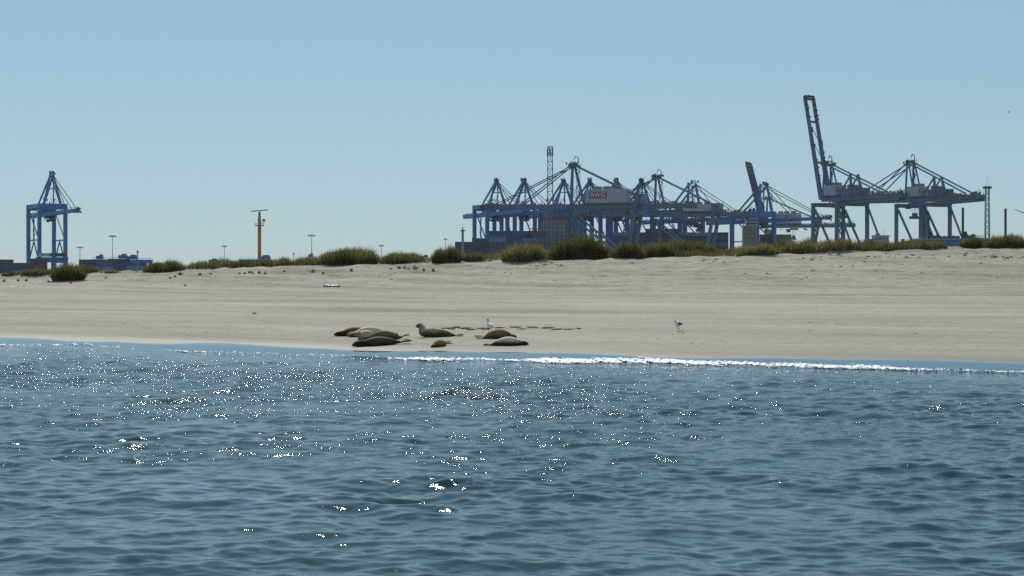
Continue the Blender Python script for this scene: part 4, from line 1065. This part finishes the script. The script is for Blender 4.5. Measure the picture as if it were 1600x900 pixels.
m, nt, nd, lk, bs = new_mat('wet_black'); bs.inputs['Base Color'].default_value = (.008, .007, .006, 1); bs.inputs['Roughness'].default_value = .15; M['eye'] = m
m, nt, nd, lk, bs = new_mat('whisker'); bs.inputs['Base Color'].default_value = (.5, .47, .4, 1); M['whisker'] = m

def seal(loc, heading, L, mat, label, head_up=0.0, hind_up=0.0, bend=0.0, roll=0.0, fat=1.0, turn=0.0, side_flip=True):
    """+x of the seal = towards its nose; origin on the sand under the middle of the body"""
    o = empty('seal', loc, heading); tag(o, label, 'seal', 'seals hauled out at the waterline')
    k = L / 1.55; q = MB()
    def bx(x): return bend * (x / .75) ** 2 if x > 0 else bend * .5 * (x / .75) ** 2
    f = fat
    hu = head_up
    st = []
    # x from tail (-.70) to nose (+.85)
    prof = [(-.74, .030, .020, .05), (-.68, .058, .040, .055), (-.58, .085, .070, .075), (-.42, .142, .122, .122), (-.22, .188, .165, .162), (0, .212, .188, .184),
            (.20, .205, .182, .178), (.36, .170, .150, .150), (.48, .132, .118, .126)]
    for x, hw, hh, z in prof:
        lift = hu * .05 * max(0, (x - .0) / .3) + hind_up * .16 * max(0, (-x - .45) / .28) ** 1.5
        st.append((x, bx(x), z * (f if hh > .1 else 1) + lift, hw * f, hh * f))
    base = st[-1]; hx, hy, hz_ = base[0], base[1], base[2]
    ca, sa = math.cos(turn), math.sin(turn)
    def hd(dx, dz): return (hx + dx * ca, hy + dx * sa, dz)
    if hu > 0:
        st = [p_ for p_ in st if p_[0] < .3]
        l_ = hu
        st += [(.33, 0, .165, .165 * f, .165 * f), (.42, 0, .20, .135, .155), (*hd(-.025, .21 + .10 * l_), .114, .128), (*hd(.0, .22 + .18 * l_), .102, .110), (*hd(.05, .23 + .235 * l_), .094, .094), (*hd(.115, .22 + .235 * l_), .080, .075), (*hd(.165, .20 + .23 * l_), .060, .050), (*hd(.20, .195 + .225 * l_), .032, .028)]
        eye = (.11, .255 + .235 * l_, .070); nose = (.208, .203 + .225 * l_)
    else:
        st += [(*hd(.08, .112), .108, .102), (*hd(.16, .106), .098, .094), (*hd(.24, .100), .096, .092), (*hd(.31, .086), .078, .070), (*hd(.365, .068), .056, .046), (*hd(.395, .060), .030, .026)]
        eye = (.305, .112, .062); nose = (.402, .066)
    loft(q, st, 60, 22)
    tz = st[0][2]
    for sgn in (-1, 1):        # hind flippers, paired and fanned
        loft(q, [(-.66, bx(-.66) + sgn * .02, tz, .035, .03), (-.76, bx(-.74) + sgn * .05, tz + .01 + .03 * hind_up, .045, .020), (-.87, bx(-.74) + sgn * .085, tz + .02 + .09 * hind_up, .075, .030), (-.97, bx(-.74) + sgn * .11, tz + .02 + .13 * hind_up, .078, .026), (-1.0, bx(-.74) + sgn * .115, tz + .02 + .14 * hind_up, .045, .014)], 14, 12)
        yb = bx(.3)            # fore flippers, folded back along the flank or splayed
        zf = .075 + .28 * hu * .18
        loft(q, [(.34, yb + sgn * .12 * f, zf + .02, .05, .045), (.27, yb + sgn * .20 * f, zf - .01, .055, .028), (.17, yb + sgn * .245 * f, .035, .058, .018), (.08, yb + sgn * .262 * f, .022, .040, .012), (.05, yb + sgn * .265 * f, .018, .02, .008)], 14, 12)
    me = fuse(q, .020, 3)
    me.transform(Matrix.Rotation(roll, 4, 'X'))
    me.transform(Matrix.Scale(k, 4))
    zmin = np.percentile([v.co.z for v in me.vertices], 2)
    body = link_mesh('body', me, o, (mat,)); dz = -zmin - .012
    body.location.z = dz
    Mr = Matrix.Scale(k, 4) @ Matrix.Rotation(roll, 4, 'X')
    for sgn in (-1, 1):
        e = MB(); c = Vector((*hd(eye[0], 0)[:2], eye[1])) + Vector((-sa * sgn * eye[2], ca * sgn * eye[2], 0))
        loft(e, [(c.x - .016, c.y, c.z, .004, .004), (c.x - .008, c.y, c.z, .014, .014), (c.x + .006, c.y, c.z, .015, .015), (c.x + .016, c.y, c.z, .004, .004)], 8, 10)
        em = e.mesh('eye', True); em.transform(Mr); eo = link_mesh('eye', em, o, (M['eye'],)); eo.location.z = dz
        wk = MB(); c = Vector((*hd(nose[0] - .03, 0)[:2], nose[1] - .012))
        for j in range(5):
            wk.bar(c + Vector((-sa * sgn * .035, ca * sgn * .035, 0)), c + Vector((-sa * sgn * .12 + ca * .02 * (j - 2), ca * sgn * .12 + sa * .02 * (j - 2), -.012 * j)), .004)
        wm = wk.mesh('whiskers'); wm.transform(Mr); wo = link_mesh('whiskers', wm, o, (M['whisker'],)); wo.location.z = dz
    e = MB(); c = Vector((*hd(nose[0] - .008, 0)[:2], nose[1]))
    loft(e, [(c.x - .02, c.y, c.z, .006, .005), (c.x, c.y, c.z, .024, .016), (c.x + .014, c.y, c.z, .010, .008)], 6, 10)
    em = e.mesh('nose', True); em.transform(Mr); eo = link_mesh('nose', em, o, (M['eye'],)); eo.location.z = dz
    # lie along the slope of the sand
    e_ = .4; gx = float(sand_z(loc.x + e_, loc.y) - sand_z(loc.x - e_, loc.y)) / (2 * e_); gy = float(sand_z(loc.x, loc.y + e_) - sand_z(loc.x, loc.y - e_)) / (2 * e_)
    nrm = Vector((-gx, -gy, 1)).normalized()
    rot = Vector((0, 0, 1)).rotation_difference(nrm).to_matrix() @ Matrix.Rotation(heading, 3, 'Z')
    o.rotation_euler = rot.to_euler()
    return o

DB = lin(92, 62, 40); GB_ = lin(128, 112, 92); PALE = lin(222, 212, 188); OCH = lin(170, 120, 60)
F_brown = fur('fur_brown', (.24, .115, .048, 1), (.11, .055, .026, 1), (.55, .5, .45, 1), .2, .12, .4, (.03, .018, .012, 1), .42)
F_pale = fur('fur_pale_back', (.76, .61, .40, 1), (.17, .11, .06, 1), (.75, .7, .65, 1), .17, .06, .3)
F_face = fur('fur_pale_chest', (.60, .47, .29, 1), (.36, .27, .16, 1), (.45, .4, .34, 1), .1, .1, .5, (.30, .24, .14, 1), .5)
F_grey = fur('fur_grey', (.24, .18, .115, 1), (.11, .082, .052, 1), (.5, .48, .45, 1), .22, .1, .6)
F_front = fur('fur_front_brown', (.17, .105, .06, 1), (.075, .048, .028, 1), (.6, .55, .5, 1), .2, .12, .4, (.045, .032, .02, 1), .45)
F_up = fur('fur_head_up', (.56, .42, .25, 1), (.095, .068, .045, 1), (.55, .5, .45, 1), .22, .07, .5, (.085, .065, .04, 1), .55)
F_och = fur('fur_ochre', (.52, .30, .085, 1), (.20, .10, .03, 1), (.5, .42, .35, 1), .18, .1, .5, (.05, .03, .015, 1), .42)
F_right = fur('fur_warm_brown', (.27, .18, .10, 1), (.14, .085, .048, 1), (.6, .55, .5, 1), .2, .12, .45, (.10, .045, .025, 1), .35)
F_white = fur('fur_white_dark', (.82, .71, .52, 1), (.065, .046, .03, 1), (.8, .76, .7, 1), .16, .05, .3, (.035, .028, .02, 1), .5)
PI = math.pi
def spot(x, y): return hit(x, y)
seal(spot(557, 524.5), PI + .15, 1.52, F_brown, 'dark brown seal lying at the back left of the group, head low to the left', fat=.95)
seal(spot(579, 525.5), PI + .28, 1.62, F_pale, 'pale backed seal lying behind the one that faces the water', fat=1.0, bend=.05)
seal(spot(573, 529.5), -PI / 2 - .55, 1.45, F_face, 'pale seal facing the water in the left group, head between two others', head_up=.12, fat=1.0)
seal(spot(601, 531.0), PI + .10, 1.40, F_grey, 'grey brown seal with its hind flippers lifted, above the front brown seal', hind_up=.4, fat=1.08)
seal(spot(593, 539.8), PI + .42, 1.80, F_front, 'dark brown seal nearest the water, front of the left group', hind_up=.12, fat=.76)
seal(spot(680, 526.5), PI + .16, 1.62, F_up, 'seal with raised head and pale back lying alone in the middle', head_up=.85, fat=.9, bend=0)
seal(spot(687, 541.5), PI + 1.1, 1.02, F_och, 'small ochre pup below the seal with the raised head', hind_up=.6, fat=1.1)
seal(spot(778, 529.0), .12, 1.22, F_right, 'plump warm brown seal beside the white gull, head to the right', fat=1.22)
seal(spot(793, 540.0), -.16, 1.30, F_white, 'white backed dark flanked seal at the right of the group, head to the right', fat=1.02)

# gulls
m, nt, nd, lk, bs = new_mat('gull_white'); n = noise(nt, 30, 3); r = ramp(nt, n.outputs['Fac'], [(.3, (.62, .62, .60, 1)), (.7, (.78, .78, .76, 1))]); lk.new(r.outputs[0], bs.inputs['Base Color']); bs.inputs['Roughness'].default_value = .8; M['gull'] = m
m, nt, nd, lk, bs = new_mat('gull_mantle'); n = noise(nt, 30, 3); r = ramp(nt, n.outputs['Fac'], [(.3, (.045, .045, .048, 1)), (.7, (.08, .08, .085, 1))]); lk.new(r.outputs[0], bs.inputs['Base Color']); bs.inputs['Roughness'].default_value = .8; M['mantle'] = m
m, nt, nd, lk, bs = new_mat('gull_grey'); bs.inputs['Base Color'].default_value = (.35, .37, .40, 1); bs.inputs['Roughness'].default_value = .8; M['gull_grey'] = m
m, nt, nd, lk, bs = new_mat('beak_yellow'); bs.inputs['Base Color'].default_value = (.5, .3, .05, 1); M['beak'] = m
m, nt, nd, lk, bs = new_mat('leg_pink'); bs.inputs['Base Color'].default_value = (.30, .20, .15, 1); M['bleg'] = m
def gull(loc, heading, k, label, legs=.17, wing='mantle', head='gull', upright=0.0, body='gull'):
    o = empty('gull', loc, heading); tag(o, label, 'gull'); z0 = legs
    q = MB()
    loft(q, [(-.30, 0, z0 + .10, .012, .01), (-.20, 0, z0 + .095, .045, .03), (-.08, 0, z0 + .09, .082, .072), (.04, 0, z0 + .10 + upright * .02, .088, .085), (.14, 0, z0 + .13 + upright * .05, .07, .07),
             (.19, 0, z0 + .19 + upright * .06, .042, .045), (.22, 0, z0 + .235 + upright * .07, .044, .044), (.265, 0, z0 + .235 + upright * .07, .034, .034), (.285, 0, z0 + .23 + upright * .07, .015, .015)], 30, 14)
    me = fuse(q, .014, 2); me.transform(Matrix.Scale(k, 4)); link_mesh('body', me, o, (M[body],))
    for sgn in (-1, 1):
        q = MB(); loft(q, [(.13, sgn * .062, z0 + .15, .012, .03), (.02, sgn * .088, z0 + .135, .016, .062), (-.14, sgn * .07, z0 + .125, .014, .05), (-.30, sgn * .035, z0 + .115, .010, .022), (-.40, sgn * .012, z0 + .108, .005, .008)], 16, 10)
        w_ = q.mesh('wing', True); w_.transform(Matrix.Scale(k, 4)); link_mesh('wing', w_, o, (M[wing],))
        if legs > .05:
            q = MB(); q.tube((.0, sgn * .045, 0.01), (.02, sgn * .04, z0 + .05), .009, .011, 7); q.add([(-.02, sgn * .045, .012), (.075, sgn * .045 - .035, .006), (.085, sgn * .045, .006), (.075, sgn * .045 + .035, .006), (0, sgn * .045, .03)], [(0, 1, 4), (1, 2, 4), (2, 3, 4), (3, 0, 4), (3, 2, 1, 0)])
            l_ = q.mesh('leg'); l_.transform(Matrix.Scale(k, 4)); link_mesh('leg', l_, o, (M['bleg'],))
        q = MB(); hz = z0 + .245 + upright * .07; loft(q, [(.248, sgn * .036, hz, .003, .003), (.255, sgn * .037, hz, .008, .008), (.262, sgn * .035, hz, .003, .003)], 6, 8)
        e_ = q.mesh('eye'); e_.transform(Matrix.Scale(k, 4)); link_mesh('eye', e_, o, (M['eye'],))
    q = MB(); hz = z0 + .228 + upright * .07; loft(q, [(.278, 0, hz, .014, .015), (.31, 0, hz, .011, .013), (.338, 0, hz - .006, .007, .010), (.35, 0, hz - .012, .003, .004)], 10, 8)
    b_ = q.mesh('beak', True); b_.transform(Matrix.Scale(k, 4)); link_mesh('beak', b_, o, (M['beak'],))
    if head != 'gull':
        q = MB(); loft(q, [(.205, 0, z0 + .262 + upright * .07, .03, .022), (.235, 0, z0 + .262 + upright * .07, .042, .028), (.27, 0, z0 + .252 + upright * .07, .03, .022), (.285, 0, z0 + .24 + upright * .07, .01, .01)], 10, 12)
        c_ = q.mesh('hood', True); c_.transform(Matrix.Scale(k, 4)); link_mesh('hood', c_, o, (M[head],))
    return o
gull(hit(1059.5, 517), PI + .95, .88, 'dark winged gull standing alone on the open sand at right', upright=.1)
gull(hit(766, 519.5), PI * .62, 1.12, 'white gull standing behind the plump brown seal', legs=.12, wing='gull', head='mantle', upright=.9)
gull(hit(397, 491.5), PI + .8, .45, 'tiny pale backed bird crouching alone on the sand at left', legs=.03, wing='mantle')
# flying bird
p = px(1576, 175.5, 200); o = empty('flying_gull', p, .4); tag(o, 'tiny dark bird flying in the sky at upper right', 'bird')
o.scale = (.6, .6, .6)
q = MB(); loft(q, [(-.18, 0, 0, .01, .01), (-.08, 0, 0, .05, .045), (.05, 0, 0, .055, .05), (.15, 0, .01, .03, .03), (.2, 0, .01, .008, .008)], 16, 10); q.build('body', M['mantle'], o, True)
for sgn, up_ in ((-1, .16), (1, .22)):
    q = MB(); loft(q, [(.02, sgn * .03, .02, .05, .012), (.03, sgn * .2, .02 + up_ * .6, .06, .010), (-.02, sgn * .36, .02 + up_, .045, .008), (-.08, sgn * .52, .02 + up_ * .7, .012, .004)], 14, 8); q.build('wing', M['mantle'], o, True)

# ------------------------------------------------------------------ haze
hz = MB(); hz.box((-100, 1400, 90), (2600, 2840, 187))
m = bpy.data.materials.new('haze'); m.use_nodes = True; nt = m.node_tree
nt.nodes.remove(nt.nodes['Principled BSDF'])
pv = nt.nodes.new('ShaderNodeVolumePrincipled'); pv.inputs['Density'].default_value = 0.000032; pv.inputs['Color'].default_value = (0.80, 0.90, 1.0, 1); pv.inputs['Anisotropy'].default_value = 0.2
nt.links.new(pv.outputs[0], nt.nodes['Material Output'].inputs['Volume'])
tag(hz.build('haze', m), kind='stuff')
S.cycles.volume_bounces = 0
